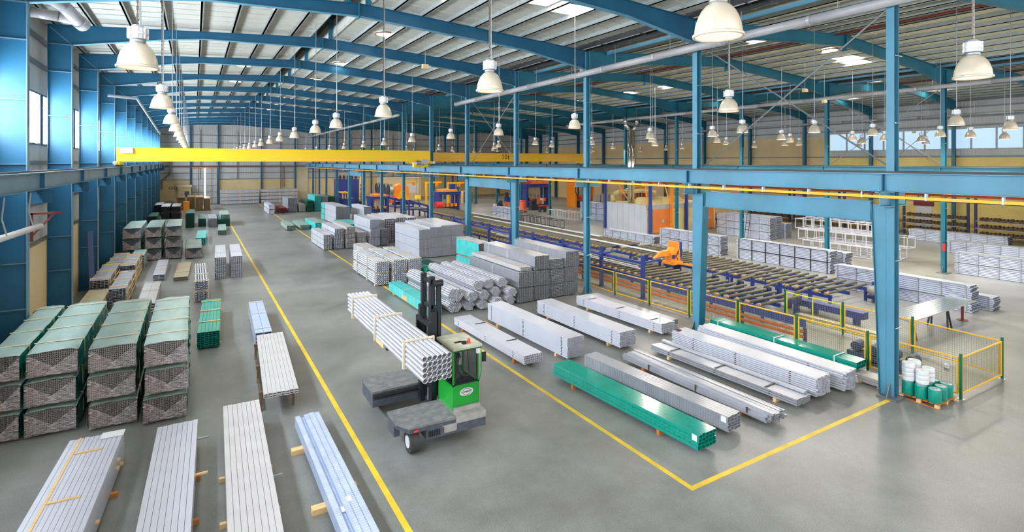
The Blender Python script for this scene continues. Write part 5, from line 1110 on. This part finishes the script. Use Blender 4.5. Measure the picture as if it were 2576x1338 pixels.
def roller_ramp(x, y, label):
    o = thing('lifting_arm', label, 'conveyor arm', (x, y, 0))
    MB().cyl((-0.65, 0, 0.98), (0.95, 0.06, 1.1), 0.07, 10).build('arm', 'roller', o, True); MB().box(-0.6, -0.3, -0.15, 0.15, 0.35, 0.9).build('gearbox', 'dark_blue', o)
    MB().box(-0.55, -0.4, -0.08, 0.08, 0, 0.35).box(0.6, 0.75, -0.08, 0.08, 0, 1.0).build('stand', 'machine_blue', o)
for i in (0, 1, 2, 3, 7):
    roller_ramp(27.3, 16.4 + i * 1.7, 'raised roller arm between the two conveyors, %s from the camera' % ORD[(0, 1, 2, 3, 7).index(i)])
o = thing('motor_unit', 'grey electric motor on a blue bracket at the end of the conveyor', 'motor', (32.6, 15.3, 0))
MB().cyl((-0.5, 0.1, 0.62), (0.15, 0.1, 0.62), 0.24, 18).build('motor', 'cement_grey', o, True); MB().box(0.15, 0.4, -0.3, 0.4, 0.0, 1.0).build('bracket', 'machine_blue', o); MB().box(-0.6, 0.2, -0.2, 0.35, 0.2, 0.36).box(-0.55, -0.45, -.15, -.05, 0, 0.2).box(0.05, .15, .2, .3, 0, .2).build('base', 'dark_blue', o)
fn = MB()
for i in range(7): fn.cyl((-0.45 + 0.09 * i, 0.1, 0.62), (-0.42 + 0.09 * i, 0.1, 0.62), 0.265, 18)
fn.build('cooling_fins', 'cement_grey', o)
o = thing('guard_beam', 'blue sheet beam and orange pipes along the foot of the long fence', 'beam', (22.1, 13.2, 0))
for i in range(9): MB().box(0.05, 0.13, i * 3.0, i * 3.0 + 2.97, 0.74, 1.12).build('beam_sheet', 'machine_blue', o)
for z, r in ((0.36, 0.07), (0.58, 0.07)): MB().cyl((0, 0, z), (0, 27, z), r, 10).build('pipe', 'rail_orange', o, True)
for i in range(10): MB().box(-0.02, 0.1, i * 3.0 - 0.05, i * 3.0 + 0.05, 0, 0.74).build('support', 'dark_blue', o)
o = thing('box_beam', 'blue steel box beam lying behind the inner fence', 'beam', (27.2, 13.3, 0)); MB().box(-0.25, 0.25, 0, 4.3, 0.3, 0.62).build('beam', 'machine_blue', o)
for y in (0.4, 2.4, 3.8): MB().box(-0.2, 0.2, y - 0.08, y + 0.08, 0, 0.3).build('foot', 'machine_blue', o)
tag(MB().box(26.0, 26.35, 11.9, 15.9, 0.0, 0.12).build('cream_plank', 'gold_profile'), 'cream plank lying on the floor inside the inner fence', 'plank')
o = thing('pump_unit', 'dark blue pump machinery on the floor behind the fence near the column', 'pump', (22.6, 10.2, 0))
MB().box(-0.3, 0.3, -1.2, 1.4, 0.1, 0.3).build('skid', 'dark_blue', o)
for i, y in enumerate((-0.8, -0.2, 0.5, 1.1)): MB().cyl((-0.25, y, 0.5), (0.25, y + 0.05, 0.5), 0.18, 14).build('pump_head', 'dark_blue', o)
MB().box(-0.15, 0.15, -1.0, 1.2, 0.02, 0.1).build('feet', 'dark_iron', o)
tag(MB().cyl((24.2, 9.0, 0.09), (24.35, 9.1, 0.09), 0.08, 14).build('tape_roll', 'paper'), 'small white tape roll lying on the floor inside the fence', 'roll')
# blue stands with arms along the conveyor
sd = thing('stand_rail', 'blue rail joining the tall stands along the conveyor', 'rail', (21.95, 22.4, 1.95)); MB().box(0.06, 0.16, 0, 26, -0.1, 0.06).build('rail', 'machine_blue', sd)
for i, y in enumerate((22.4, 26.0, 30.1, 33.9, 37.2, 40.8, 44.5, 48.2)):
    o = thing('arm_stand', 'tall blue stand with a side arm by the conveyor, %s from the camera' % ORD[i], 'stand', (21.85, y, 0))
    MB().box(-0.09, 0.09, -0.09, 0.09, 0.02, 2.45).build('post', 'machine_blue', o); MB().box(-0.2, 0.2, -0.2, 0.2, 0, 0.02).build('foot_plate', 'machine_blue', o)
    MB().prism([(-0.2, 0.02), (0.2, 0.02), (0.09, 0.35), (-0.09, 0.35)], 'y', -0.012, 0.012).build('gusset', 'machine_blue', o); MB().bar((0.09, 0, 2.0), (1.35, 0, 2.1), 0.09, 0.1).build('arm', 'machine_blue', o)
# extrusions lying on the conveyors
for i, (x, y0, y1, w, z) in enumerate(((30.0, 27, 60, 0.4, 0.93), (31.8, 38, 66, 0.45, 0.93), (24.3, 25, 44, 0.12, 0.93), (24.7, 25.8, 46, 0.12, 0.93), (25.3, 26.4, 47, 0.12, 0.93), (25.9, 28, 50, 0.1, 0.93))):
    tag(MB().box(x - w / 2, x + w / 2, y0, y1, z, z + 0.05).build('extrusion', 'alu_white'), ('wide bright extrusion on the long conveyor below the crane', 'wide bright extrusion on the long conveyor near the low stack', 'thin extrusion on the front conveyor, closest to the fence', 'thin extrusion on the front conveyor, second from the fence', 'thin extrusion on the front conveyor, third from the fence', 'thin extrusion on the front conveyor, farthest from the fence')[i], 'profile')
# orange puller on the conveyor
o = thing('puller_robot', 'orange puller carriage with hoses above the front conveyor', 'robot', (27.3, 25.4, 0))
MB().box(-0.3, 0.6, -0.5, 0.5, 0.95, 1.15).build('carriage', 'orange', o); MB().prism([(-0.25, 1.15), (0.55, 1.15), (0.5, 1.9), (0.1, 2.05), (-0.25, 1.7)], 'y', -0.3, 0.3).build('body', 'orange', o)
MB().box(0.55, 0.7, -0.1, 0.75, 1.3, 2.35).build('panel_door', 'orange', o); MB().box(0.7, 0.95, -0.1, 0.75, 1.3, 2.35).build('cabinet', 'machine_blue', o)
MB().prism([(-0.25, 1.5), (-0.25, 1.9), (-0.9, 1.85), (-1.6, 1.45), (-0.9, 1.55)], 'y', -0.12, 0.12).build('jaw', 'orange', o); MB().box(-0.2, 0.05, -0.38, -0.3, 1.35, 1.6).build('valve_box', 'machine_blue', o)
for i in range(3): MB().path([(0.4, -0.31, 1.9 - 0.1 * i), (0.1, -0.4, 1.5), (0.3, -0.36, 1.2)], 0.02, 6).build('hose', 'rubber_black', o)
MB().bar((-0.1, -0.3, 1.1), (0.7, -1.2, 0.95), 0.12, 0.1).bar((0.6, -1.0, 1.0), (0.9, -1.5, 0.92), 0.16, 0.14).build('foot_arm', 'orange', o); MB().box(-0.25, -0.15, -0.4, 0.4, 0, 0.95).box(0.45, 0.55, -0.4, 0.4, 0, 0.95).build('stand', 'dark_blue', o)
# silver table
o = thing('profile_table', 'silver profiles laid on trestles inside the fence beside the column', 'table', (25.9, 10.9, 0))
for i in range(8): MB().box(0.06 * i, 6.6 + 0.06 * i, 0.15 * i, 0.15 * i + 0.14, 0.98, 1.02).build('profile', 'chrome', o)
for x in (0.8, 4.2): MB().bar((x - 0.2, 0.2, 0), (x, 0.3, 0.97), 0.06).bar((x + 0.2, 0.2, 0), (x, 0.3, 0.97), 0.06).bar((x - 0.2, 1.0, 0), (x, 0.9, 0.97), 0.06).bar((x + 0.2, 1.0, 0), (x, 0.9, 0.97), 0.06).build('trestle', 'dark_iron', o)
MB().cyl((6.4, 0.5, 0), (6.4, 0.5, 0.98), 0.06, 10).cyl((6.4, 0.5, 0), (6.4, 0.5, 0.03), 0.22, 16).build('stand', 'dark_red', o)
# cassettes of bright planks
def cassette(label, x0, y0, w, L, z0, z1, layers, posts=6, brace=True, pm='zinc', group=None):
    o = thing('plank_cassette', label, 'plank stack', (x0, y0, z0)); h = z1 - z0
    lm = MB().box(0.05, w - 0.05, 0, L, 0, h / layers - 0.022).mesh('plank_layer', 'alu_bright')
    dm = MB()
    for i in range(6): dm.box(0.07 + (w - 0.14) * i / 6, 0.07 + (w - 0.14) * (i + 0.8) / 6, -0.012, 0, 0.012, h / layers - 0.035)
    dm = dm.mesh('layer_end', 'dark_iron')
    for k in range(layers):
        z = h * k / layers + 0.02; dy = rnd.uniform(-0.06, 0.06); place(lm, 'plank_layer', o, (0, dy, z)); place(dm, 'layer_end', o, (0, dy, z))
    for i in range(posts + 1):
        y = 0.2 + (L - 0.4) * i / posts
        MB().box(0, 0.045, y - 0.03, y + 0.03, 0, h + 0.02).box(w - 0.045, w, y - 0.03, y + 0.03, 0, h + 0.02).box(0.0, w, y - 0.03, y + 0.03, 0, 0.018).build('frame_hoop', pm, o)
    MB().box(0, 0.04, 0.2, L - 0.2, h, h + 0.04).build('top_rail', pm, o)
    if brace: MB().bar((0.0, L - 0.3, h * 0.2), (0.0, L * 0.72, h * 0.95), 0.03, 0.04).bar((0.0, 0.3, h * 0.2), (0.0, L * 0.22, h * 0.95), 0.03, 0.04).build('brace', pm, o)
    return o
def cstack(label, x0, y0, w, L, zs, layers, **kw):
    for k, (a, b_) in enumerate(zip(zs, zs[1:])): cassette('%s, %s cassette' % (label, ('bottom', 'second', 'third', 'fourth')[k]) if len(zs) > 2 else label, x0, y0, w, L, a + (0.012 if k else 0), b_ - 0.045, layers, **kw)
cstack('bright plank stack beyond the silver table', 34.1, 11.7, 0.95, 6.8, (0, 0.62, 1.4), 7)
cstack('low bright plank stack behind the silver table stack', 35.4, 11.2, 0.95, 6.6, (0, 0.75), 7)
cstack('bright plank stack with dark posts behind the conveyor', 37.65, 20.7, 1.0, 7.4, (0, 0.78, 1.58), 7, pm='dark_iron', brace=False)
cstack('bright plank stack hidden behind the dark posted stack', 39.0, 20.4, 1.0, 7.2, (0, 0.7, 1.4), 6)
cstack('bright plank stack behind the orange puller', 37.2, 29.3, 1.05, 6.7, (0, 0.8, 1.62), 7)
cstack('low bright plank stack in front of the furnace', 37.3, 36.8, 1.1, 7.2, (0, 0.7), 6)
cstack('bright plank stack at the right picture edge, front', 45.5, 9.6, 1.1, 6.9, (0, 0.75, 1.5), 7)
cstack('bright plank stack at the right picture edge, behind', 55.4, 13.6, 1.1, 7.0, (0, 1.05), 7)
cstack('bright plank stack before the right wall shelves', 61.5, 18.5, 1.2, 7.6, (0, 1.1), 7)
cstack('second bright plank stack before the right wall shelves', 62.5, 9.6, 1.2, 7.6, (0, 1.1), 7)
cstack('tall bright plank stack with a ladder, left column', 48.7, 32.6, 1.1, 6.2, (0, 0.75, 1.5, 2.25), 7)
cstack('tall bright plank stack with a ladder, middle column', 50.0, 32.8, 1.1, 6.2, (0, 0.75, 1.5, 2.25), 7)
cstack('tall bright plank stack with a ladder, right column', 51.3, 32.6, 1.1, 6.2, (0, 0.75, 1.5), 7)
cstack('bright plank stack with arched frames deep in the second bay', 36.2, 60.2, 1.2, 6.6, (0, 0.8, 1.5), 5)
cstack('silver plank stack with lattice frames beside the furnace', 45.9, 52.2, 1.3, 7.0, (0, 0.8, 1.6, 2.3), 5)
o = thing('ladder', 'thin dark ladder leaning on the tall bright plank stack', 'ladder', (48.45, 34.6, 0))
for y in (0, 0.4): MB().bar((-0.35, y, 0), (0.15, y, 2.6), 0.04).build('stile', 'dark_iron', o)
for i in range(8): MB().bar((-0.35 + 0.5 * (i + 1) / 9, 0, 2.6 * (i + 1) / 9), (-0.35 + 0.5 * (i + 1) / 9, 0.4, 2.6 * (i + 1) / 9), 0.025).build('rung', 'dark_iron', o)
# open lattice baskets
def basket(label, x, y, z, L, w, h, rot, m='alu_white'):
    o = thing('lattice_rack', label, 'rack', (x, y, z), rot); t = 0.055
    for xx in (0, w):
        for zz in (0, h): MB().bar((xx, 0, zz + t / 2), (xx, L, zz + t / 2), t).build('long_rail', m, o)
    n = 9
    for i in range(n + 1):
        yy = L * i / n
        for xx in (0, w): MB().bar((xx, yy, t), (xx, yy, h), t * 0.8).build('upright', m, o)
        if i % 3 == 0:
            MB().bar((0, yy, t / 2), (w, yy, t / 2), t * 0.8).build('cross_rail', m, o); MB().bar((0, yy, h), (w, yy, h), t * 0.8).build('cross_rail', m, o)
for i, (x, y, z, rot) in enumerate(((46.2, 20.6, 0.02, 0.03), (47.9, 21.0, 0.02, -0.05), (46.3, 21.0, 0.925, 0.05), (47.9, 20.4, 0.925, -0.03), (46.3, 21.4, 1.83, 0.02), (48.0, 21.8, 1.83, -0.06))):
    basket('open white lattice rack in the heap behind the nearest column, %s' % ('lower left', 'lower right', 'middle left', 'middle right', 'upper left', 'upper right')[i], x, y, z, 7.0, 1.2, 0.85, rot)
basket('dark lattice trolley on the floor between conveyor and lattice stacks', 36.0, 50.5, 0.02, 7.5, 0.9, 0.9, 0.0, 'dark_iron')
basket('white lattice rack in front of the lattice plank stack', 43.0, 56.5, 0.02, 6.0, 1.0, 1.0, 0.0)
# furnace
fu = thing('ageing_furnace', 'large white walled furnace with orange doors in the second bay', 'furnace', (41.5, 42.0, 0))
for i in range(7): MB().box(0, 0.08, i * 0.914 + 0.005, i * 0.914 + 0.905, 0.02, 3.1).build('wall_panel', 'furnace_wall', fu)
MB().box(0.08, 11.0, 0.06, 6.4, 0.02, 3.05).build('body', 'furnace_top', fu)
MB().box(0.0, 11.0, 0.0, 0.06, 2.6, 3.1).build('front_lintel', 'cement_grey', fu)
for a, b_, mm in ((0.9, 3.4, 'furnace_orange'), (3.8, 5.4, 'furnace_top'), (8.6, 10.6, 'furnace_orange')):
    dr_ = MB().box(a, b_, -0.06, 0.0, 0.1, 2.6).build('door', mm, fu)
    if mm == 'furnace_orange': MB().lathe([(0.0, 0.01), (0.16, 0.01), (0.2, 0.0)], 18).build('emblem', 'cement_grey', dr_).rotation_euler = (math.pi / 2, 0, 0); dr_.children[0].location = ((a + b_) / 2 + 0.2, -0.075, 1.3)
for x, y, mm in ((-0.1, 6.6, 'machine_blue'), (0.3, -0.25, 'machine_blue'), (3.55, -0.2, 'orange'), (5.9, -0.2, 'machine_blue'), (8.0, -0.2, 'machine_blue')):
    MB().box(x - 0.13, x + 0.13, y - 0.13, y + 0.13, 0, 5.6).build('frame_post', mm, fu)
for x, y in ((1.0, 1.2), (3.6, 1.0), (6.0, 1.5)):
    MB().add([(x, y, 3.05), (x + 1.8, y, 3.05), (x + 1.8, y + 2.4, 3.05), (x, y + 2.4, 3.05), (x + 0.5, y + 0.7, 3.75), (x + 1.3, y + 0.7, 3.75), (x + 1.3, y + 1.7, 3.75), (x + 0.5, y + 1.7, 3.75)], [(4, 5, 6, 7), (0, 1, 5, 4), (1, 2, 6, 5), (2, 3, 7, 6), (3, 0, 4, 7)]).build('hood', 'furnace_top', fu)
MB().path([(0.4, 5.8, 3.05), (0.4, 5.8, 3.9), (1.0, 5.4, 4.2), (4.5, 5.2, 4.3), (6.5, 5.2, 4.0)], 0.26, 14).build('hot_air_duct', 'furnace_top', fu, True)
for a, b_ in (((0.3, 0.2, 3.1), (0.3, 0.5, 5.4)), ((3.55, 0.1, 3.1), (3.55, 0.8, 5.2)), ((0.5, 3, 3.1), (1.0, 5.5, 5.0))): MB().bar(a, b_, 0.1).build('stay', 'orange', fu)
o = thing('exhaust_stack', 'pair of shiny exhaust pipes joining in a fork above the furnace', 'duct', (42.1, 45.0, 3.05))
for s in (-0.24, 0.24):
    MB().cyl((s, 0, 0.05), (s, 0, 8.2), 0.2, 16).build('pipe', 'chrome', o, True); MB().path([(s, 0, 8.2), (s * 3.6, 0, 8.9), (s * 3.6, 0, 9.5)], 0.2, 16).build('fork_branch', 'chrome', o, True)
# presses and robots deep in the second bay
def portal_machine(label, x, y, w, d, h, m1, m2, n_cyl=4, seed=0):
    r_ = random.Random(seed); o = thing('handling_machine', label, 'machine', (x, y, 0))
    for xx in (-w / 2, w / 2 - 0.3): MB().box(xx, xx + 0.3, -d / 2, d / 2, 0, h * 0.8).build('leg_frame', m1, o)
    MB().box(-w / 2 - 0.2, w / 2 + 0.2, -d / 2 - 0.1, d / 2 + 0.1, h * 0.8, h * 0.94).build('cross_beam', m1, o)
    MB().box(-w * 0.35, w * 0.35, -d / 2 - 0.25, d / 2, h * 0.94, h * 1.06).build('carriage', m2, o); MB().box(w * 0.15, w * 0.4, -0.4, 0.3, h * 1.06, h * 1.3).build('cabinet', 'machine_blue', o)
    for i in range(n_cyl):
        xx = -w * 0.32 + w * 0.64 * i / max(1, n_cyl - 1)
        MB().cyl((xx, -d * 0.3, h * 0.3), (xx, -d * 0.3, h * 0.8), 0.09, 10).build('ram', 'zinc', o); MB().box(xx - 0.2, xx + 0.2, -d * 0.5, -d * 0.1, h * 0.22, h * 0.36).build('clamp', m2, o)
    MB().box(-w * 0.4, w * 0.4, -d * 0.55, d * 0.3, 0.0, h * 0.18).build('base', 'dark_blue', o)
    MB().path([(-w * 0.4, -d * 0.4, h * 0.9), (-w * 0.55, -d * 0.6, h * 0.5), (-w * 0.3, -d * 0.5, h * 0.25)], 0.06, 8).build('hose', 'rubber_black', o)
    return o
portal_machine('blue portal with orange clamp heads behind the fifth column', 34.6, 79.0, 3.4, 2.6, 3.2, 'machine_blue', 'orange', 4)
portal_machine('blue portal machine with an orange deck in the middle distance', 50.5, 78.0, 4.5, 2.6, 4.2, 'machine_blue', 'orange_red', 5)
portal_machine('tall orange gantry with rows of clamps below the yellow rail', 57.5, 74.0, 4.0, 2.5, 5.4, 'orange', 'orange_red', 6)
portal_machine('orange frame machine left of the white furnace', 60.5, 64.0, 3.0, 2.4, 3.6, 'orange_red', 'orange', 4)
portal_machine('dark blue machine with orange parts far down the bay', 24.4, 82.0, 2.6, 2.4, 2.6, 'machine_blue', 'orange', 3)
o = thing('press', 'blue extrusion press block with pumps on top by the far wall', 'machine', (23.8, 97.5, 0))
MB().box(-1.8, 1.8, 0, 3.5, 0.6, 4.6).build('housing', 'machine_blue', o); MB().box(-2.4, 2.4, -0.6, 4.0, 0, 0.6).build('bed', 'dark_blue', o)
for i in range(5): MB().cyl((-1.4 + 0.7 * i, 0.6, 4.6), (-1.4 + 0.7 * i, 0.6, 5.3), 0.22, 12).build('pump', 'dark_iron', o)
MB().path([(1.9, -0.1, 1.0), (2.0, -0.1, 4.0), (2.3, -0.1, 6.0)], 0.16, 10).build('pipe', 'yellow_rail', o)
for i in range(4): MB().cyl((1.9, -0.25, 1.6 + 0.7 * i), (2.2, -0.25, 1.6 + 0.7 * i), 0.25, 12).build('valve', 'zinc', o)
o = thing('press_bed', 'long blue press bed with yellow pipework left of the press', 'machine', (21.8, 91, 0)); MB().box(-0.6, 1.4, 0, 5.5, 0.0, 1.6).build('bed', 'machine_blue', o)
for i in range(4): MB().path([(-0.5 + 0.4 * i, 0.3, 1.6), (-0.5 + 0.4 * i, 0.3, 2.5), (-0.5 + 0.4 * i, 4.5, 2.6)], 0.06, 8).build('pipe', 'yellow_rail', o)
o = thing('fan_line', 'row of round grey cooling fans on orange stands', 'machine', (27.6, 86.0, 0))
for i in range(4):
    f = MB().cyl((-0.25, i * 2.2, 3.2), (0.35, i * 2.2, 3.2), 0.95, 22).build('fan_housing', 'zinc', o); MB().cyl((-0.32, i * 2.2, 3.2), (-0.25, i * 2.2, 3.2), 0.8, 22).build('fan_grille', 'dark_iron', f)
    MB().box(-0.4, 0.5, i * 2.2 - 0.5, i * 2.2 + 0.5, 1.0, 2.3).build('motor_box', 'orange_red', o)
    for s in (-0.6, 0.6): MB().bar((0, i * 2.2 + s, 0), (0, i * 2.2 + s, 3.2), 0.12).build('leg', 'zinc', o)
o = thing('saw_hood', 'bright orange curved saw hood beside the cooling fans', 'machine', (31.0, 90.0, 0))
hd = MB(); pts = [(-1.3, 0.9), (-1.3, 3.0)] + [(1.3 * math.cos(math.pi - math.pi * i / 8), 3.0 + 0.9 * math.sin(math.pi * i / 8)) for i in range(1, 8)] + [(1.3, 3.0), (1.3, 1.6)]
hd.prism(pts, 'y', 0, 1.6).build('hood', 'orange', o); MB().box(-1.2, 1.2, 0, 1.6, 0, 0.9).build('base', 'dark_blue', o); MB().prism([(-1.2, 0.9), (1.2, 0.9), (0.2, 3.4)], 'y', -0.8, 0).build('chute', 'yellow_rail', o)
for i, (x, y, lb) in enumerate(((24.5, 74, 'blue transfer frame with slanted side beside the saw hood'), (24.9, 69.3, 'blue transfer frame nearer the columns'))):
    o = thing('transfer_frame', lb, 'machine', (x, y, 0))
    for yy in (0, 3.2):
        MB().box(-0.1, 0.1, yy - 0.1, yy + 0.1, 0, 2.6).box(2.6, 2.8, yy - 0.1, yy + 0.1, 0, 1.7).build('post', 'machine_blue', o); MB().bar((0, yy, 2.5), (2.7, yy, 1.65), 0.2, 0.25).build('slope_beam', 'machine_blue', o)
    MB().box(0, 2.7, 0.1, 3.1, 1.2, 1.35).build('table', 'dark_blue', o)
for i, (x, y) in enumerate(((33.0, 95), (35.5, 90), (38.0, 86))):
    o = thing('jib_crane', 'yellow jib crane on a post deep in the second bay, %s from the left' % ORD[i], 'crane', (x, y, 0))
    MB().box(-0.16, 0.16, -0.16, 0.16, 0, 3.9).build('post', 'yellow_rail', o); MB().box(-0.2, 3.0, -0.12, 0.12, 3.9, 4.2).build('jib', 'yellow_rail', o); MB().box(1.8, 2.2, -0.3, 0.3, 3.4, 3.9).build('hoist', 'orange', o)
o = thing('control_kiosk', 'cream control kiosk with a white panel behind the cooling fans', 'cabin', (36.5, 103, 0)); MB().box(-5, 3, 0, 3, 0, 4.4).build('body', 'cream', o); MB().box(0, 2.4, -0.05, 0, 1.5, 3.4).build('panel', 'white_paint', o); MB().box(-5.1, 3.1, -0.1, 3.1, 4.4, 4.55).build('roof', 'grey_white', o)
o = thing('red_tank', 'red drum with an orange lid on a dolly in the second bay', 'tank', (43.3, 70.0, 0)); MB().cyl((0, 0, 0.15), (0, 0, 1.7), 0.5, 18).build('drum', 'orange_red', o); MB().cyl((0, 0, 1.7), (0, 0, 1.85), 0.52, 18, 0.4).build('lid', 'red', o); MB().box(-0.5, 0.5, -0.5, 0.5, 0, 0.15).build('dolly', 'dark_iron', o)
o = thing('red_trestle', 'red and orange trestle beside the red drum', 'stand', (45.6, 69.0, 0)); MB().bar((0, 0, 0.9), (2.2, 0, 0.9), 0.2).build('beam', 'red', o)
for x in (0.2, 1.1, 2.1): MB().box(x - 0.08, x + 0.08, -0.3, 0.3, 0, 0.8).build('leg', 'dark_iron', o)
o = thing('red_motor', 'red round motor on blue rails left of the clamp portal', 'motor', (32.2, 76.5, 0)); MB().cyl((-0.5, 0, 1.0), (0.6, 0, 1.0), 0.62, 18).build('motor', 'red', o); MB().box(-0.8, 0.9, -0.4, 0.4, 0, 0.5).build('base', 'machine_blue', o)
o = thing('green_skip', 'dark green skip with white boxes on top in the middle distance', 'container', (56.5, 66.5, 0)); MB().box(-2.0, 1.6, -0.8, 0.8, 0.0, 1.3).build('body', 'dark_green_box', o)
for i in range(4): MB().box(-1.9 + 0.85 * i, -1.25 + 0.85 * i, -0.5, 0.5, 1.3, 2.6).build('box', 'cement_grey', o)
o = thing('storage_cabinet', 'brown cabinet standing behind the clamp portal', 'cabinet', (44.0, 90.5, 0)); MB().box(-1, 1, 0, 1, 0, 2.3).build('body', 'cardboard', o); MB().box(-0.95, -0.02, -0.03, 0, 0.1, 2.2).box(0.02, 0.95, -0.03, 0, 0.1, 2.2).build('door', 'rim_dark', o)
for i, (x, y, lb) in enumerate(((40.5, 72.0, 'grey parts trolley behind the arched plank stack'), (47.5, 72.5, 'dark machine tool cluster behind the second crane runway'), (53, 90, 'blue cabinet group near the far right machines'))):
    o = thing('machine_cluster', lb, 'machine', (x, y, 0)); MB().box(-1.2, 1.2, -0.5, 0.5, 0, 0.9).build('bench', ('cement_grey', 'dark_iron', 'machine_blue')[i], o)
    for k in range(5): MB().box(-1.1 + 0.48 * k, -0.75 + 0.48 * k, -0.3, 0.3, 0.9, 1.3 + 0.25 * ((k * 7 + i) % 3)).build('unit', ('grey_white', 'dark_blue', 'dark_iron', 'cement_grey', 'orange_red')[(k + i) % 5], o)
# shelves by the right wall
for i in range(6):
    o = thing('die_rack', 'dark shelf rack of brown dies by the right wall, %s from the camera' % ORD[i], 'shelf', (66.2, 10.5 + i * 6.2, 0))
    for yy in (0, 5.6):
        MB().box(-0.1, 0.1, yy - 0.1, yy + 0.1, 0, 4.2).build('upright', 'dark_blue', o)
    MB().box(-0.06, 0.06, -0.3, 5.9, 3.6, 3.75).build('top_bar', 'dark_blue', o)
    for z in (0.5, 1.2, 1.9):
        s_ = MB().box(-0.4, 0.5, 0.1, 5.5, z, z + 0.06).build('shelf', 'cement_grey', o); d_ = MB()
        for k in range(16): yy = 0.3 + 0.32 * k; d_.cyl((-0.3, yy, z + 0.26), (0.3, yy + 0.02, z + 0.26), 0.12 + 0.05 * ((k * 5 + i) % 3) / 2, 8)
        stuff(d_.build('dies', 'sheet_pile', s_))
o = thing('fire_extinguisher', 'red fire extinguisher on the farther column', 'extinguisher', (44.5, 16.75, 1.6)); MB().cyl((0, 0, 0), (0, 0, 0.5), 0.09, 12).build('cylinder', 'red', o); MB().cyl((0, 0, 0.5), (0, 0, 0.6), 0.03, 8).build('valve', 'rubber_black', o); MB().box(-0.05, 0.12, -0.03, 0.03, 0.2, 0.3).build('bracket', 'rubber_black', o)
o = thing('dark_conveyor', 'dark blue conveyor with brown planks before the right wall shelves', 'conveyor', (56, 36, 0)); MB().box(0, 2, 0, 9, 0.5, 0.7).build('frame', 'machine_blue', o)
for i in range(14): MB().box(-0.3, 2.3, 0.3 + i * 0.62, 0.6 + i * 0.62, 0.72, 0.84).build('plank', 'brown_profile', o)
for y in (0.3, 4.5, 8.7): MB().box(0.1, 0.25, y - 0.1, y + 0.1, 0, 0.5).box(1.75, 1.9, y - 0.1, y + 0.1, 0, 0.5).build('leg', 'dark_blue', o)
